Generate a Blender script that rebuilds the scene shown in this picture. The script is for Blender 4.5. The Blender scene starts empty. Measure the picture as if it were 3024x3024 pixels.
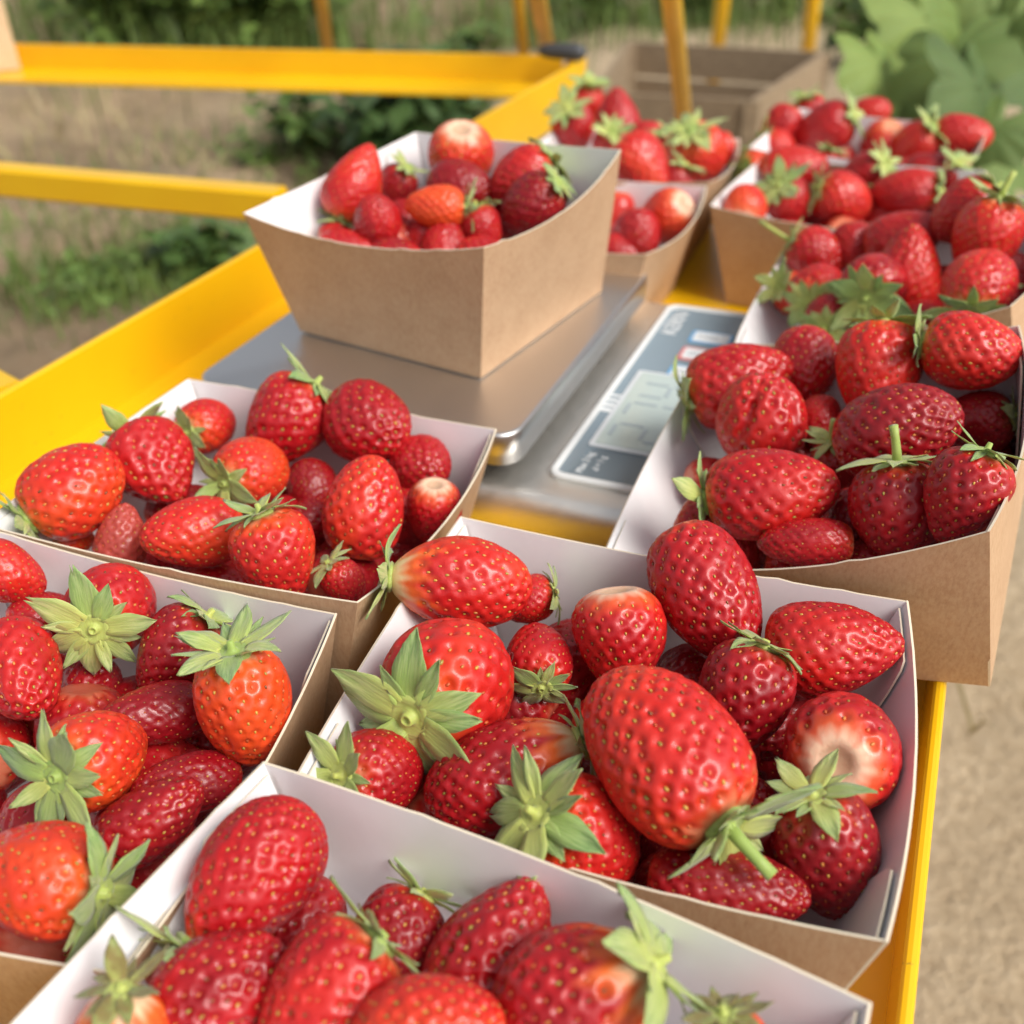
import bpy, math, random
import numpy as np
from mathutils import Vector, Matrix, Quaternion

# ------------------------------------------------------------------ camera, sky, sun, exposure
scene = bpy.context.scene
COL = scene.collection
PITCH, ROLL, CAM_H, F_PX = math.radians(33.766), math.radians(-1.582), .28836, 3086.8
GROUND = -0.55                                   # the cart bed is z = 0
_cp, _sp, _cr, _sr = math.cos(PITCH), math.sin(PITCH), math.cos(ROLL), math.sin(ROLL)
FWD = np.array([0, _cp, -_sp])
UP0 = np.array([0, _sp, _cp])
RX = _cr*np.array([1., 0, 0]) + _sr*UP0
RY = -_sr*np.array([1., 0, 0]) + _cr*UP0
EYE = np.array([0, 0, CAM_H])
cam_data = bpy.data.cameras.new('camera')
cam = bpy.data.objects.new('camera', cam_data)
COL.objects.link(cam)
M = Matrix(((RX[0], RY[0], -FWD[0], 0), (RX[1], RY[1], -FWD[1], 0), (RX[2], RY[2], -FWD[2], CAM_H), (0, 0, 0, 1)))
cam.matrix_world = M
cam_data.sensor_width = 36
cam_data.lens = 36*F_PX/3024
cam_data.clip_start, cam_data.clip_end = .01, 400
cam_data.dof.use_dof = True
cam_data.dof.focus_distance = 0.325
cam_data.dof.aperture_fstop = 9.5
scene.camera = cam

SUN_AZ, SUN_EL = math.radians(128), math.radians(46)      # azimuth measured from +Y towards +X
world = bpy.data.worlds.new('World')
scene.world = world
world.use_nodes = True
nt = world.node_tree
nt.nodes.clear()
wo = nt.nodes.new('ShaderNodeOutputWorld')
bg = nt.nodes.new('ShaderNodeBackground')
sky = nt.nodes.new('ShaderNodeTexSky')
sky.sky_type = 'NISHITA'
sky.sun_disc = False
sky.sun_elevation = SUN_EL
sky.sun_rotation = SUN_AZ
sky.air_density, sky.dust_density, sky.ozone_density = 1.0, 4.0, 1.0
hs = nt.nodes.new('ShaderNodeHueSaturation')
hs.inputs['Saturation'].default_value = 0.3
nt.links.new(sky.outputs[0], hs.inputs['Color'])
nt.links.new(hs.outputs[0], bg.inputs[0])
bg.inputs[1].default_value = 0.08
nt.links.new(bg.outputs[0], wo.inputs[0])
sd = bpy.data.lights.new('sun', 'SUN')
sd.energy = 1.5
sd.angle = math.radians(30)
sd.color = (1, .955, .88)
sun = bpy.data.objects.new('sun', sd)
COL.objects.link(sun)
_sdir = Vector((math.sin(SUN_AZ)*math.cos(SUN_EL), math.cos(SUN_AZ)*math.cos(SUN_EL), math.sin(SUN_EL)))
sun.rotation_euler = _sdir.to_track_quat('Z', 'Y').to_euler()
sun.location = _sdir*3
vs = scene.view_settings
vs.view_transform, vs.look, vs.exposure, vs.gamma = 'Standard', 'None', 0.82, 1
vs.use_curve_mapping = False
scene.cycles.use_denoising = True
scene.cycles.max_bounces = 6
scene.cycles.diffuse_bounces = 3
scene.cycles.glossy_bounces = 3
scene.cycles.use_light_tree = False
scene.cycles.adaptive_threshold = .02
scene.cycles.sample_clamp_indirect = 6

# ------------------------------------------------------------------ helpers
def at(px, py, z):
    """point of the place at height z seen at that spot of the 3024 px photograph (survey helper)"""
    d = RX*(px-1512)/F_PX + RY*(1512-py)/F_PX + FWD
    return EYE + d*((z-CAM_H)/d[2])

def at_depth(px, py, dep):
    return EYE + dep*(RX*(px-1512)/F_PX + RY*(1512-py)/F_PX + FWD)

def mesh(name, verts, faces, mats=(), smooth=False, mi=None):
    me = bpy.data.meshes.new(name)
    verts = np.asarray(verts, dtype=np.float32).reshape(-1, 3)
    if isinstance(faces, np.ndarray):
        n, k = faces.shape
        me.vertices.add(len(verts)); me.vertices.foreach_set('co', verts.ravel())
        me.loops.add(n*k); me.loops.foreach_set('vertex_index', faces.astype(np.int32).ravel())
        me.polygons.add(n)
        me.polygons.foreach_set('loop_start', np.arange(0, n*k, k, dtype=np.int32))
        me.polygons.foreach_set('loop_total', np.full(n, k, dtype=np.int32))
        me.update(calc_edges=True)
    else:
        me.from_pydata([tuple(map(float, v)) for v in verts], [], faces)
    for m in mats:
        me.materials.append(m)
    if smooth:
        me.polygons.foreach_set('use_smooth', np.ones(len(me.polygons), dtype=bool))
    if mi is not None:
        me.polygons.foreach_set('material_index', np.asarray(mi, dtype=np.int32))
    me.update()
    return me

def obj(name, data, parent=None, loc=None, rot=None, scl=None):
    o = bpy.data.objects.new(name, data)
    COL.objects.link(o)
    if parent is not None:
        o.parent = parent
    if loc is not None:
        o.location = loc
    if rot is not None:
        o.rotation_mode = 'QUATERNION'
        o.rotation_quaternion = rot
    if scl is not None:
        o.scale = scl
    return o

def tag(o, label=None, cat=None, group=None, kind=None):
    for k, v in (('label', label), ('category', cat), ('group', group), ('kind', kind)):
        if v:
            o[k] = v
    return o

def color_attr(me, cols, name='tint'):
    a = me.color_attributes.new(name, 'FLOAT_COLOR', 'POINT')
    c = np.ones((len(me.vertices), 4), dtype=np.float32)
    c[:, :3] = cols
    a.data.foreach_set('color', c.ravel())

class Mat:
    def __init__(s, name, base=(.5, .5, .5), rough=.5, metal=0., **kw):
        m = bpy.data.materials.new(name)
        m.use_nodes = True
        s.m, s.nt = m, m.node_tree
        s.b = s.nt.nodes['Principled BSDF']
        s.set('Base Color', (*base, 1)); s.set('Roughness', rough); s.set('Metallic', metal)
        for k, v in kw.items():
            s.set(k.replace('_', ' '), v)
    def set(s, k, v):
        s.b.inputs[k].default_value = v
    def node(s, t, **kw):
        n = s.nt.nodes.new(t)
        for k, v in kw.items():
            if k in n.inputs:
                n.inputs[k].default_value = v
            else:
                setattr(n, k, v)
        return n
    def link(s, a, b):
        s.nt.links.new(a, b)
    def coords(s, kind='Object', scale=(1, 1, 1)):
        tc = s.node('ShaderNodeTexCoord'); mp = s.node('ShaderNodeMapping')
        mp.inputs['Scale'].default_value = scale
        s.link(tc.outputs[kind], mp.inputs[0])
        return mp.outputs[0]
    def noise(s, vec, scale, detail=4, rough=.55):
        n = s.node('ShaderNodeTexNoise')
        n.inputs['Scale'].default_value = scale; n.inputs['Detail'].default_value = detail
        n.inputs['Roughness'].default_value = rough
        s.link(vec, n.inputs['Vector'])
        return n.outputs['Fac']
    def ramp(s, fac, stops):
        r = s.node('ShaderNodeValToRGB')
        e = r.color_ramp.elements
        while len(e) > 1:
            e.remove(e[-1])
        for i, (p, c) in enumerate(stops):
            x = e[0] if i == 0 else e.new(p)
            x.position = p; x.color = (*c, 1)
        s.link(fac, r.inputs[0])
        return r.outputs[0]
    def mix(s, fac, a, b, blend='MIX'):
        n = s.node('ShaderNodeMix', data_type='RGBA', blend_type=blend)
        if hasattr(fac, 'links'): s.link(fac, n.inputs[0])
        else: n.inputs[0].default_value = fac
        for sock, v in ((n.inputs[6], a), (n.inputs[7], b)):
            if hasattr(v, 'links'): s.link(v, sock)
            else: sock.default_value = (*v, 1)
        return n.outputs[2]
    def base(s, out):
        s.link(out, s.b.inputs['Base Color'])
    def bump(s, fac, strength=.2, dist=.001):
        n = s.node('ShaderNodeBump')
        n.inputs['Strength'].default_value = strength; n.inputs['Distance'].default_value = dist
        s.link(fac, n.inputs['Height']); s.link(n.outputs[0], s.b.inputs['Normal'])

def rand(seed):
    return np.random.default_rng(seed)

# ------------------------------------------------------------------ materials
def attr(M_, name='tint'):
    a = M_.node('ShaderNodeAttribute'); a.attribute_name = name
    return a.outputs['Color']

def mat_flesh():
    m = Mat('strawberry_flesh', rough=.3)
    m.base(attr(m))
    m.set('Subsurface Weight', .06); m.set('Subsurface Radius', (1, .2, .12)); m.set('Subsurface Scale', .003)
    m.set('Coat Weight', .24); m.set('Coat Roughness', .09); m.set('Specular IOR Level', .45)
    n2 = m.noise(m.coords('Object'), 330, 3, .65)
    n3 = m.noise(m.coords('Object'), 70, 2)
    r = m.node('ShaderNodeMapRange'); m.link(n3, r.inputs[0])
    r.inputs[1].default_value, r.inputs[2].default_value = .3, .7
    r.inputs[3].default_value, r.inputs[4].default_value = .28, .58
    m.link(r.outputs[0], m.b.inputs['Roughness'])
    m.bump(n2, .22, .0012)
    return m.m

def mat_seed():
    m = Mat('strawberry_seed', rough=.4)
    m.base(attr(m))
    m.set('Coat Weight', .25); m.set('Coat Roughness', .2)
    return m.m

def mat_leaf(name, dry=0.):
    m = Mat(name, rough=.55)
    v = m.coords('Object', (2, 30, 2))
    veins = m.noise(v, 1.1, 4, .6)
    v2 = m.coords('Object')
    blot = m.noise(v2, 3.2, 3)
    oi = m.node('ShaderNodeObjectInfo')
    g = m.ramp(blot, [(.3, (.16, .27, .09)), (.62, (.28, .385, .135)), (.85, (.38, .45, .18))])
    g = m.mix(m.ramp(veins, [(.42, (0, 0, 0)), (.62, (.75, .75, .75))]), g, (.50, .57, .28))
    base_g = m.mix(attr(m, 'along'), (.44, .50, .13), g)
    var = m.mix(oi.outputs['Random'], (.72, .86, .72), (1.18, 1.1, .95))
    c = m.mix(1., base_g, var, 'MULTIPLY')
    if dry:
        c = m.mix(m.ramp(blot, [(.35, (.25, .25, .25)), (.6, (.85, .85, .85))]), c, (.2, .12, .035))
    m.base(c)
    m.set('Subsurface Weight', .2); m.set('Subsurface Radius', (.5, .8, .2)); m.set('Subsurface Scale', .0015)
    m.set('Transmission Weight', 0.)
    m.set('Sheen Weight', .25); m.set('Sheen Roughness', .5)
    m.bump(veins, .5, .0006)
    return m.m

def mat_card():
    w = Mat('tray_white_coating', (.86, .845, .85), .34)
    v = w.coords('Object')
    n = w.noise(v, 60, 4)
    st = w.noise(v, 34, 3, .7)
    w.base(w.mix(w.ramp(st, [(.70, (0, 0, 0)), (.76, (.55, .55, .55))]), w.ramp(n, [(.3, (.83, .81, .82)), (.7, (.88, .87, .875))]), (.78, .42, .44)))
    w.bump(w.noise(v, 900, 2), .05, .0003)
    k = Mat('tray_kraft_board', (.5, .33, .18), .72)
    v = k.coords('Object')
    a = k.noise(v, 55, 4); b = k.noise(k.coords('Object', (1, 1, .35)), 900, 4, .7)
    c = k.ramp(a, [(.3, (.47, .285, .16)), (.7, (.55, .35, .205))])
    c = k.mix(k.ramp(b, [(.42, (0, 0, 0)), (.62, (.5, .5, .5))]), c, (.62, .44, .27))
    c = k.mix(k.ramp(b, [(.3, (.4, .4, .4)), (.4, (0, 0, 0))]), c, (.33, .19, .09))
    k.base(c); k.bump(b, .15, .0003)
    e = Mat('tray_cut_edge', (.78, .68, .52), .8)
    return w.m, k.m, e.m

def mat_yellow():
    m = Mat('yellow_paint', (.86, .44, .004), .34)
    v = m.coords('Object')
    n = m.noise(v, 7, 5); n2 = m.noise(v, 190, 3, .7)
    c = m.ramp(n, [(.3, (.85, .465, .003)), (.7, (.89, .53, .005))])
    c = m.mix(m.ramp(n2, [(.68, (0, 0, 0)), (.74, (.8, .8, .8))]), c, (.25, .13, .03))
    m.base(c)
    m.set('Coat Weight', .25); m.set('Coat Roughness', .2)
    m.bump(m.noise(v, 40, 3), .06, .002)
    return m.m

def mat_steel(name, col, rough, brush=(1, 1, 1)):
    m = Mat(name, col, rough, 1.)
    n = m.noise(m.coords('Object', brush), 220, 4, .6)
    r = m.node('ShaderNodeMapRange'); m.link(n, r.inputs[0])
    r.inputs[3].default_value, r.inputs[4].default_value = rough*.8, rough*1.25
    m.link(r.outputs[0], m.b.inputs['Roughness'])
    m.bump(n, .04, .0002)
    return m.m

def mat_wood(name, c0, c1, axis=(1, 14, 14)):
    m = Mat(name, rough=.75)
    n = m.noise(m.coords('Object', axis), 9, 6, .6)
    m.base(m.ramp(n, [(.3, c0), (.7, c1)]))
    m.bump(n, .3, .001)
    return m.m

def mat_soil():
    m = Mat('soil', rough=.92)
    v = m.coords('Object')
    big = m.noise(v, .9, 6, .6); mid = m.noise(v, 5.5, 6, .65); fine = m.noise(v, 60, 5, .7)
    c = m.ramp(big, [(.32, (.28, .18, .105)), (.5, (.44, .31, .185)), (.68, (.55, .415, .265))])
    c = m.mix(m.ramp(mid, [(.38, (.7, .7, .7)), (.6, (0, 0, 0))]), c, (.23, .165, .10))
    c = m.mix(m.ramp(fine, [(.5, (0, 0, 0)), (.72, (.75, .75, .75))]), c, (.47, .37, .24))
    c = m.mix(m.ramp(mid, [(.62, (0, 0, 0)), (.74, (.5, .5, .5))]), c, (.16, .2, .06))
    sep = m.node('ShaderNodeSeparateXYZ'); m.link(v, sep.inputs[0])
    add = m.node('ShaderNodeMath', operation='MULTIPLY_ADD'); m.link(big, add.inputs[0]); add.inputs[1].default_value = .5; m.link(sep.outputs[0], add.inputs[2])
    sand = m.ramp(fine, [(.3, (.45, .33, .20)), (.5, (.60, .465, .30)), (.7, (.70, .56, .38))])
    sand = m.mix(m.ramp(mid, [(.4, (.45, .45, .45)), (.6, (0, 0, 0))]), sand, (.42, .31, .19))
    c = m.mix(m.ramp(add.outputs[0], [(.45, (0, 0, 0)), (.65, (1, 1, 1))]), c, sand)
    m.base(c); m.bump(fine, .9, .02)
    return m.m

def mat_green(name, dark, light, rough=.5):
    m = Mat(name, rough=rough)
    v = m.coords('Object')
    n = m.noise(v, 6, 4)
    g = m.ramp(n, [(.3, dark), (.7, light)])
    oi = m.node('ShaderNodeObjectInfo')
    g = m.mix(1., g, m.mix(oi.outputs['Random'], (.55, .62, .55), (1.4, 1.3, 1.1)), 'MULTIPLY')
    m.base(g)
    m.set('Subsurface Weight', .1); m.set('Subsurface Scale', .004)
    return m.m

FLESH, SEED = mat_flesh(), mat_seed()
LEAF, LEAF_DRY = mat_leaf('strawberry_sepal'), mat_leaf('strawberry_sepal_dry', 1)
WHITE, KRAFT, EDGE = mat_card()
YELLOW = mat_yellow()
PLATE_STEEL = mat_steel('brushed_steel', (.70, .69, .68), .36, (1, 14, 1))
BODY_STEEL = mat_steel('housing_steel', (.86, .84, .79), .46)
WOOD_DARK = mat_wood('weathered_wood', (.22, .155, .095), (.38, .285, .18))
WOOD_PALE = mat_wood('pale_plywood', (.60, .42, .25), (.72, .53, .34))
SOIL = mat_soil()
RUBBER = Mat('dark_rubber', (.055, .06, .068), .5).m

# ------------------------------------------------------------------ ground and field
def build_ground():
    n = 190
    s = np.linspace(-1, 1, n)
    ax = np.sign(s)*(np.abs(s)*1.2 + 68*np.abs(s)**4)
    gx, gy = np.meshgrid(ax, ax + 1.5, indexing='ij')
    r = rand(3)
    z = np.zeros_like(gx)
    for k in range(26):
        fr = r.uniform(.6, 7); a = r.uniform(0, 2*math.pi); ph = r.uniform(0, 6.3)
        z += np.sin((gx*math.cos(a) + gy*math.sin(a))*fr*2 + ph)*.012/fr**.6
    row = gx*.80 - gy*.60                                     # shallow beds running away to the right
    z += .035*np.sin(row*2*math.pi/1.5)*np.clip((gy-1.2)/1.5, 0, 1)
    z *= np.clip(12/(np.hypot(gx, gy)+.1), 0, 1)
    v = np.stack([gx, gy, z + GROUND - .03], -1).reshape(-1, 3)
    i = np.arange(n*n).reshape(n, n)
    f = np.stack([i[:-1, :-1], i[1:, :-1], i[1:, 1:], i[:-1, 1:]], -1).reshape(-1, 4)
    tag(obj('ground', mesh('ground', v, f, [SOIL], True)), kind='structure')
build_ground()

def blades(seed, spots, hmin, hmax, wid, lean=.5):
    """many bent grass blades: spots = (x, y, spread, count)"""
    r = rand(seed); V = []; Fc = []; k = 0
    for (x, y, sp, cnt) in spots:
        for _ in range(cnt):
            bx, by = x + r.normal(0, sp), y + r.normal(0, sp)
            hh = r.uniform(hmin, hmax); a = r.uniform(0, 6.283); l = r.uniform(.1, lean)*hh
            w = wid*r.uniform(.6, 1.3); a2 = r.uniform(0, 6.283)
            dx, dy = math.cos(a)*l, math.sin(a)*l; wx, wy = math.cos(a2)*w, math.sin(a2)*w
            z0 = GROUND - .03
            V += [(bx-wx, by-wy, z0), (bx+wx, by+wy, z0), (bx+dx*.35-wx*.8, by+dy*.35-wy*.8, z0+hh*.6),
                  (bx+dx*.35+wx*.8, by+dy*.35+wy*.8, z0+hh*.6), (bx+dx, by+dy, z0+hh)]
            Fc += [(k, k+1, k+3, k+2), (k+2, k+3, k+4)]; k += 5
    return V, Fc

GRASS = mat_green('grass_green', (.075, .13, .03), (.17, .25, .07))
STRAW = mat_green('straw', (.34, .28, .15), (.52, .45, .28), .8)
DARKG = mat_green('dark_foliage', (.045, .09, .022), (.11, .18, .045))
MIDG = mat_green('mid_foliage', (.075, .14, .03), (.17, .26, .065))
BIGLEAF = mat_green('big_leaf', (.075, .13, .026), (.16, .235, .06), .7)

def g_at(px, py):
    p = at(px, py, GROUND)
    return p[0], p[1]

r0 = rand(11)
spots = []
for (px, py, sp, c) in [(330, 150, .35, 420), (520, 160, .4, 520), (700, 140, .4, 520), (880, 130, .35, 420), (240, 60, .5, 400), (480, 30, .6, 700),
                        (760, 20, .6, 700), (1700, 60, .45, 500), (1900, 30, .5, 500), (2150, 20, .5, 500), (1450, 120, .2, 120), (2500, 30, .6, 400),
                        (950, 460, .2, 160), (1050, 560, .15, 120), (600, 420, .22, 90), (250, 660, .22, 420), (120, 780, .16, 420), (330, 810, .14, 420),
                        (520, 790, .13, 420), (640, 700, .12, 300), (60, 560, .2, 90)]:
    x, y = g_at(px, py)
    spots.append((x, y, sp, c))
spots = [(x, y, s_, int(c*.8)) for x, y, s_, c in spots]
V, Fc = blades(5, spots[:12], .08, .34, .0035)
V2, F2 = blades(7, spots[12:], .02, .10, .003)
Fc = Fc + [tuple(i + len(V) for i in f) for f in F2]; V = V + V2
tag(obj('grass', mesh('grass', V, Fc, [GRASS])), 'green weedy grass growing in patches over the brown soil', 'grass', kind='stuff')
spots = []
for (px, py, sp, c) in [(120, 330, .3, 260), (320, 300, .35, 260), (60, 430, .2, 200), (760, 420, .25, 220), (640, 480, .2, 160), (1000, 170, .4, 200),
                        (1250, 60, .5, 260), (420, 540, .25, 160), (150, 660, .15, 160), (1300, 180, .3, 120), (2950, 2200, .12, 40)]:
    x, y = g_at(px, py)
    spots.append((x, y, sp, c))
spots = [(x, y, s_, int(c*.4)) for x, y, s_, c in spots]
V, Fc = blades(6, spots, .005, .12, .003, 1.3)
tag(obj('dry_straw', mesh('dry_straw', V, Fc, [STRAW])), 'pale dry straw stalks lying and standing between the rows', 'straw', kind='stuff')

def plant(px, py, hgt, rad, n, leaf, mat, label, group, seed, stalks=6, cat='plant', flowers=None):
    """a leafy weed: stems from one foot, leaf-sized bent faces through the whole crown"""
    x, y = g_at(px, py)
    r = rand(seed)
    root = tag(obj('leafy_plant', None, loc=(x, y, GROUND-.03)), label, cat, group)
    V, Fc = [], []
    tips = []
    for k in range(stalks):
        a = r.uniform(0, 6.283); ln = r.uniform(.3, 1)*rad; hh = hgt*r.uniform(.6, 1)
        t = np.array([math.cos(a)*ln, math.sin(a)*ln, hh]); tips.append(t)
        b = len(V); w = .006
        for q in (0, .5, 1):
            c = t*np.array([q**1.5, q**1.5, q])
            V += [tuple(c+(w, 0, 0)), tuple(c+(-w*.5, w, 0)), tuple(c+(-w*.5, -w, 0))]
        for q in (0, 3):
            for e in range(3):
                Fc.append((b+q+e, b+q+(e+1) % 3, b+q+3+(e+1) % 3, b+q+3+e))
    obj('stem', mesh('stem', V, Fc, [mat]), root)
    V, Fc = [], []
    for k in range(n):
        t = tips[k % stalks]; q = r.uniform(.25, 1.05)
        c = t*np.array([q**1.5, q**1.5, q]) + r.normal(0, rad*.22, 3)*np.array([1, 1, .6])
        a = r.uniform(0, 6.283); el = r.uniform(-.5, .7); L = leaf*r.uniform(.6, 1.3); w = L*.3
        d = np.array([math.cos(a)*math.cos(el), math.sin(a)*math.cos(el), math.sin(el)])
        s = np.array([-math.sin(a), math.cos(a), r.uniform(-.4, .4)])
        b = len(V); dz = np.array([0, 0, -.18*L])
        V += [tuple(c), tuple(c+d*L*.45+s*w), tuple(c+d*L*.5+dz*.2), tuple(c+d*L*.45-s*w), tuple(c+d*L+dz)]
        Fc += [(b, b+2, b+1), (b, b+3, b+2), (b+1, b+2, b+4), (b+2, b+3, b+4)]
    obj('foliage', mesh('foliage', V, Fc, [mat]), root)
    if flowers:
        for k in range(flowers[0]):
            t = tips[k % stalks]
            V, Fc = [(0, 0, .006)], []
            for e in range(8):
                a = e*math.pi/4
                V += [(math.cos(a-.3)*.03, math.sin(a-.3)*.03, .012), (math.cos(a+.3)*.03, math.sin(a+.3)*.03, .012), (math.cos(a)*.045, math.sin(a)*.045, 0)]
                Fc += [(0, 1+e*3, 3+e*3), (0, 3+e*3, 2+e*3)]
            obj('flower', mesh('flower', V, Fc, [flowers[1]]), root, tuple(t + r.normal(0, .04, 3)), Quaternion((1, 0, 0), r.uniform(.2, 1.2)))
    return root

FLOWER = Mat('orange_petal', (.75, .12, .04), .6).m
FLOWER_Y = Mat('yellow_petal', (.8, .45, .03), .6).m
GRP = 'field plants behind the cart'
plant(1180, 470, .30, .24, 420, .09, DARKG, 'dark green leafy clump behind the scale tray, below the far rail', GRP, 21, 10)
plant(1360, 400, .28, .2, 300, .08, DARKG, 'dark green leafy plant just left of the yellow rail corner', GRP, 22, 8)
plant(960, 420, .22, .22, 200, .08, MIDG, 'loose mid green weed under the middle of the far rail', GRP, 23, 8)
plant(620, 790, .14, .12, 60, .09, MIDG, 'small bright green weed on the soil left of the scale tray', GRP, 24, 6)
plant(1400, 170, .16, .16, 90, .08, MIDG, 'low green weed behind the black rail cap', GRP, 25, 6)
plant(430, 150, .55, .42, 520, .12, MIDG, 'tall green row plant behind the left of the far rail', GRP, 26, 14)
plant(830, 135, .5, .4, 520, .12, MIDG, 'tall dark green row plant left of the thin yellow pole', GRP, 27, 14)
plant(300, 175, .50, .22, 120, .09, MIDG, 'sparse plant with orange red flowers beside the pale wooden box', GRP, 28, 8, flowers=(9, FLOWER))
plant(1750, 60, .42, .35, 420, .11, MIDG, 'bushy green plant behind the brown crate, left of the bright pole', GRP, 29, 12)
plant(2080, 40, .45, .35, 420, .1, DARKG, 'dark green bush behind the middle of the brown crate', GRP, 30, 12)
plant(2300, 30, .42, .3, 320, .1, MIDG, 'green bush with a yellow orange bloom behind the right of the crate', GRP, 31, 10, flowers=(2, FLOWER_Y))
plant(640, 160, .5, .4, 520, .12, MIDG, 'green row plant behind the far rail between two taller ones', GRP, 34, 14)
plant(760, 470, .08, .2, 110, .05, MIDG, 'low green weeds on the soil between the two left bars', GRP, 35, 10)
plant(330, 830, .05, .2, 130, .04, MIDG, 'creeping green weeds on the soil at the left below the middle bar', GRP, 36, 10)
plant(2620, 180, .4, .35, 420, .11, DARKG, 'dark undergrowth beneath the big leaved plant', GRP, 32, 12)

def big_leaf(seed, R):
    """one broad lobed leaf, folded a little along its veins"""
    r = rand(seed); n = 60; V = [(0, 0, 0)]
    rings = 5
    for q in range(1, rings+1):
        for k in range(n):
            a = 2*math.pi*k/n
            lob = .66 + .3*abs(math.cos(2.5*a)) + .03*math.cos(13*a + seed) + .05*math.sin(3*a+seed)
            notch = 1 - .62*math.exp(-((a-math.pi)/.28)**2)
            rad = R*lob*notch*q/rings
            fold = .13*R*(q/rings)**1.4*(abs(math.sin(2.5*a)) - .55) - .22*R*(q/rings)**2 + r.normal(0, .006*R)
            V.append((rad*math.cos(a), rad*math.sin(a), fold))
    Fc = [(0, 1+k, 1+(k+1) % n) for k in range(n)]
    for q in range(rings-1):
        b, c = 1+q*n, 1+(q+1)*n
        Fc += [(b+k, c+k, c+(k+1) % n, b+(k+1) % n) for k in range(n)]
    return mesh('big_leaf', V, Fc, [BIGLEAF], True)

def big_plant():
    base = at(2800, 560, GROUND)
    root = tag(obj('broad_leaved_plant', None, loc=tuple(base)), 'broad lobed leaves of a tall vegetable plant at the upper right', 'plant')
    r = rand(77)
    V, Fc = [], []
    for k, (px, py, dep, rad) in enumerate([(2600, 190, 1.75, 118), (2735, 50, 1.8, 150), (2810, 160, 1.65, 150), (2885, 255, 1.6, 140), (2985, 70, 1.8, 115),
                                            (2935, 380, 1.6, 95), (2985, 480, 1.7, 90), (2660, 300, 1.85, 100), (2660, -80, 1.9, 130),
                                            (2890, -60, 1.9, 140), (3060, 220, 1.75, 130), (3040, 360, 1.9, 110), (2760, 370, 1.95, 90)]):
        p = at_depth(px, py, dep) - base
        R = rad/F_PX*dep*1.42
        nrm = Vector((r.uniform(-.9, .8), r.uniform(-1.0, -.1), r.uniform(.3, 1.2))).normalized()
        q = nrm.to_track_quat('Z', 'Y') @ Quaternion((0, 0, 1), r.uniform(-.5, .5) - math.pi/2)
        obj('leaf', big_leaf(k, R), root, tuple(p), q)
        b = len(V); p0 = np.array([r.normal(0, .03), r.normal(0, .03), 0.]); mid = (p0+p)/2 + np.array([0, 0, .06])
        for c in (p0, mid, p):
            for e in range(5):
                V.append((c[0]+.006*math.cos(e*1.257), c[1]+.006*math.sin(e*1.257), c[2]))
        for s in (0, 5):
            Fc += [(b+s+e, b+s+(e+1) % 5, b+s+5+(e+1) % 5, b+s+5+e) for e in range(5)]
    tag(obj('leaf_stalks', mesh('leaf_stalks', V, Fc, [MIDG], True), root), kind='stuff')
big_plant()

# ------------------------------------------------------------------ boxes, bars, tubes
def box_vf(p0, p1):
    (a, b, c), (d, e, f) = p0, p1
    v = [(a, b, c), (d, b, c), (d, e, c), (a, e, c), (a, b, f), (d, b, f), (d, e, f), (a, e, f)]
    return v, [(0, 3, 2, 1), (4, 5, 6, 7), (0, 1, 5, 4), (1, 2, 6, 5), (2, 3, 7, 6), (3, 0, 4, 7)]

def bevelled_box(name, p0, p1, mats, bev=.001, seg=2):
    import bmesh
    v, f = box_vf(p0, p1)
    me = mesh(name, v, f, mats)
    bm = bmesh.new(); bm.from_mesh(me)
    bmesh.ops.bevel(bm, geom=bm.edges[:], offset=bev, segments=seg, affect='EDGES', profile=.6)
    bm.to_mesh(me); bm.free()
    me.polygons.foreach_set('use_smooth', np.zeros(len(me.polygons), dtype=bool))
    return me

def extrude_profile(name, prof, A, B, right, up, mats, smooth=False):
    """a closed 2-D profile (x along right, y along up) swept from A to B"""
    A, B, right, up = (np.asarray(q, float) for q in (A, B, right, up))
    n = len(prof)
    V = [tuple(A + right*x + up*y) for x, y in prof] + [tuple(B + right*x + up*y) for x, y in prof]
    F = [(k, (k+1) % n, n+(k+1) % n, n+k) for k in range(n)] + [tuple(range(n-1, -1, -1)), tuple(range(n, 2*n))]
    me = mesh(name, V, F, mats)
    import bmesh
    bm = bmesh.new(); bm.from_mesh(me); bmesh.ops.recalc_face_normals(bm, faces=bm.faces[:]); bm.to_mesh(me); bm.free()
    return me

def tube(name, pts, rad, mats, seg=12, cap=True):
    pts = [np.asarray(p, float) for p in pts]
    rads = rad if hasattr(rad, '__len__') else [rad]*len(pts)
    V, F = [], []
    ref = None
    for i, p in enumerate(pts):
        t = pts[min(i+1, len(pts)-1)] - pts[max(i-1, 0)]
        t /= np.linalg.norm(t)
        if ref is None:
            ref = np.cross(t, [0, 0, 1.]) if abs(t[2]) < .9 else np.cross(t, [1., 0, 0])
        a = ref - t*(ref@t); a /= np.linalg.norm(a); b = np.cross(t, a)
        for k in range(seg):
            an = 2*math.pi*k/seg
            V.append(tuple(p + rads[i]*(math.cos(an)*a + math.sin(an)*b)))
    for i in range(len(pts)-1):
        for k in range(seg):
            F.append((i*seg+k, i*seg+(k+1) % seg, (i+1)*seg+(k+1) % seg, (i+1)*seg+k))
    if cap:
        F += [tuple(range(seg-1, -1, -1)), tuple(range((len(pts)-1)*seg, len(pts)*seg))]
    return mesh(name, V, F, mats, True)

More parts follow.
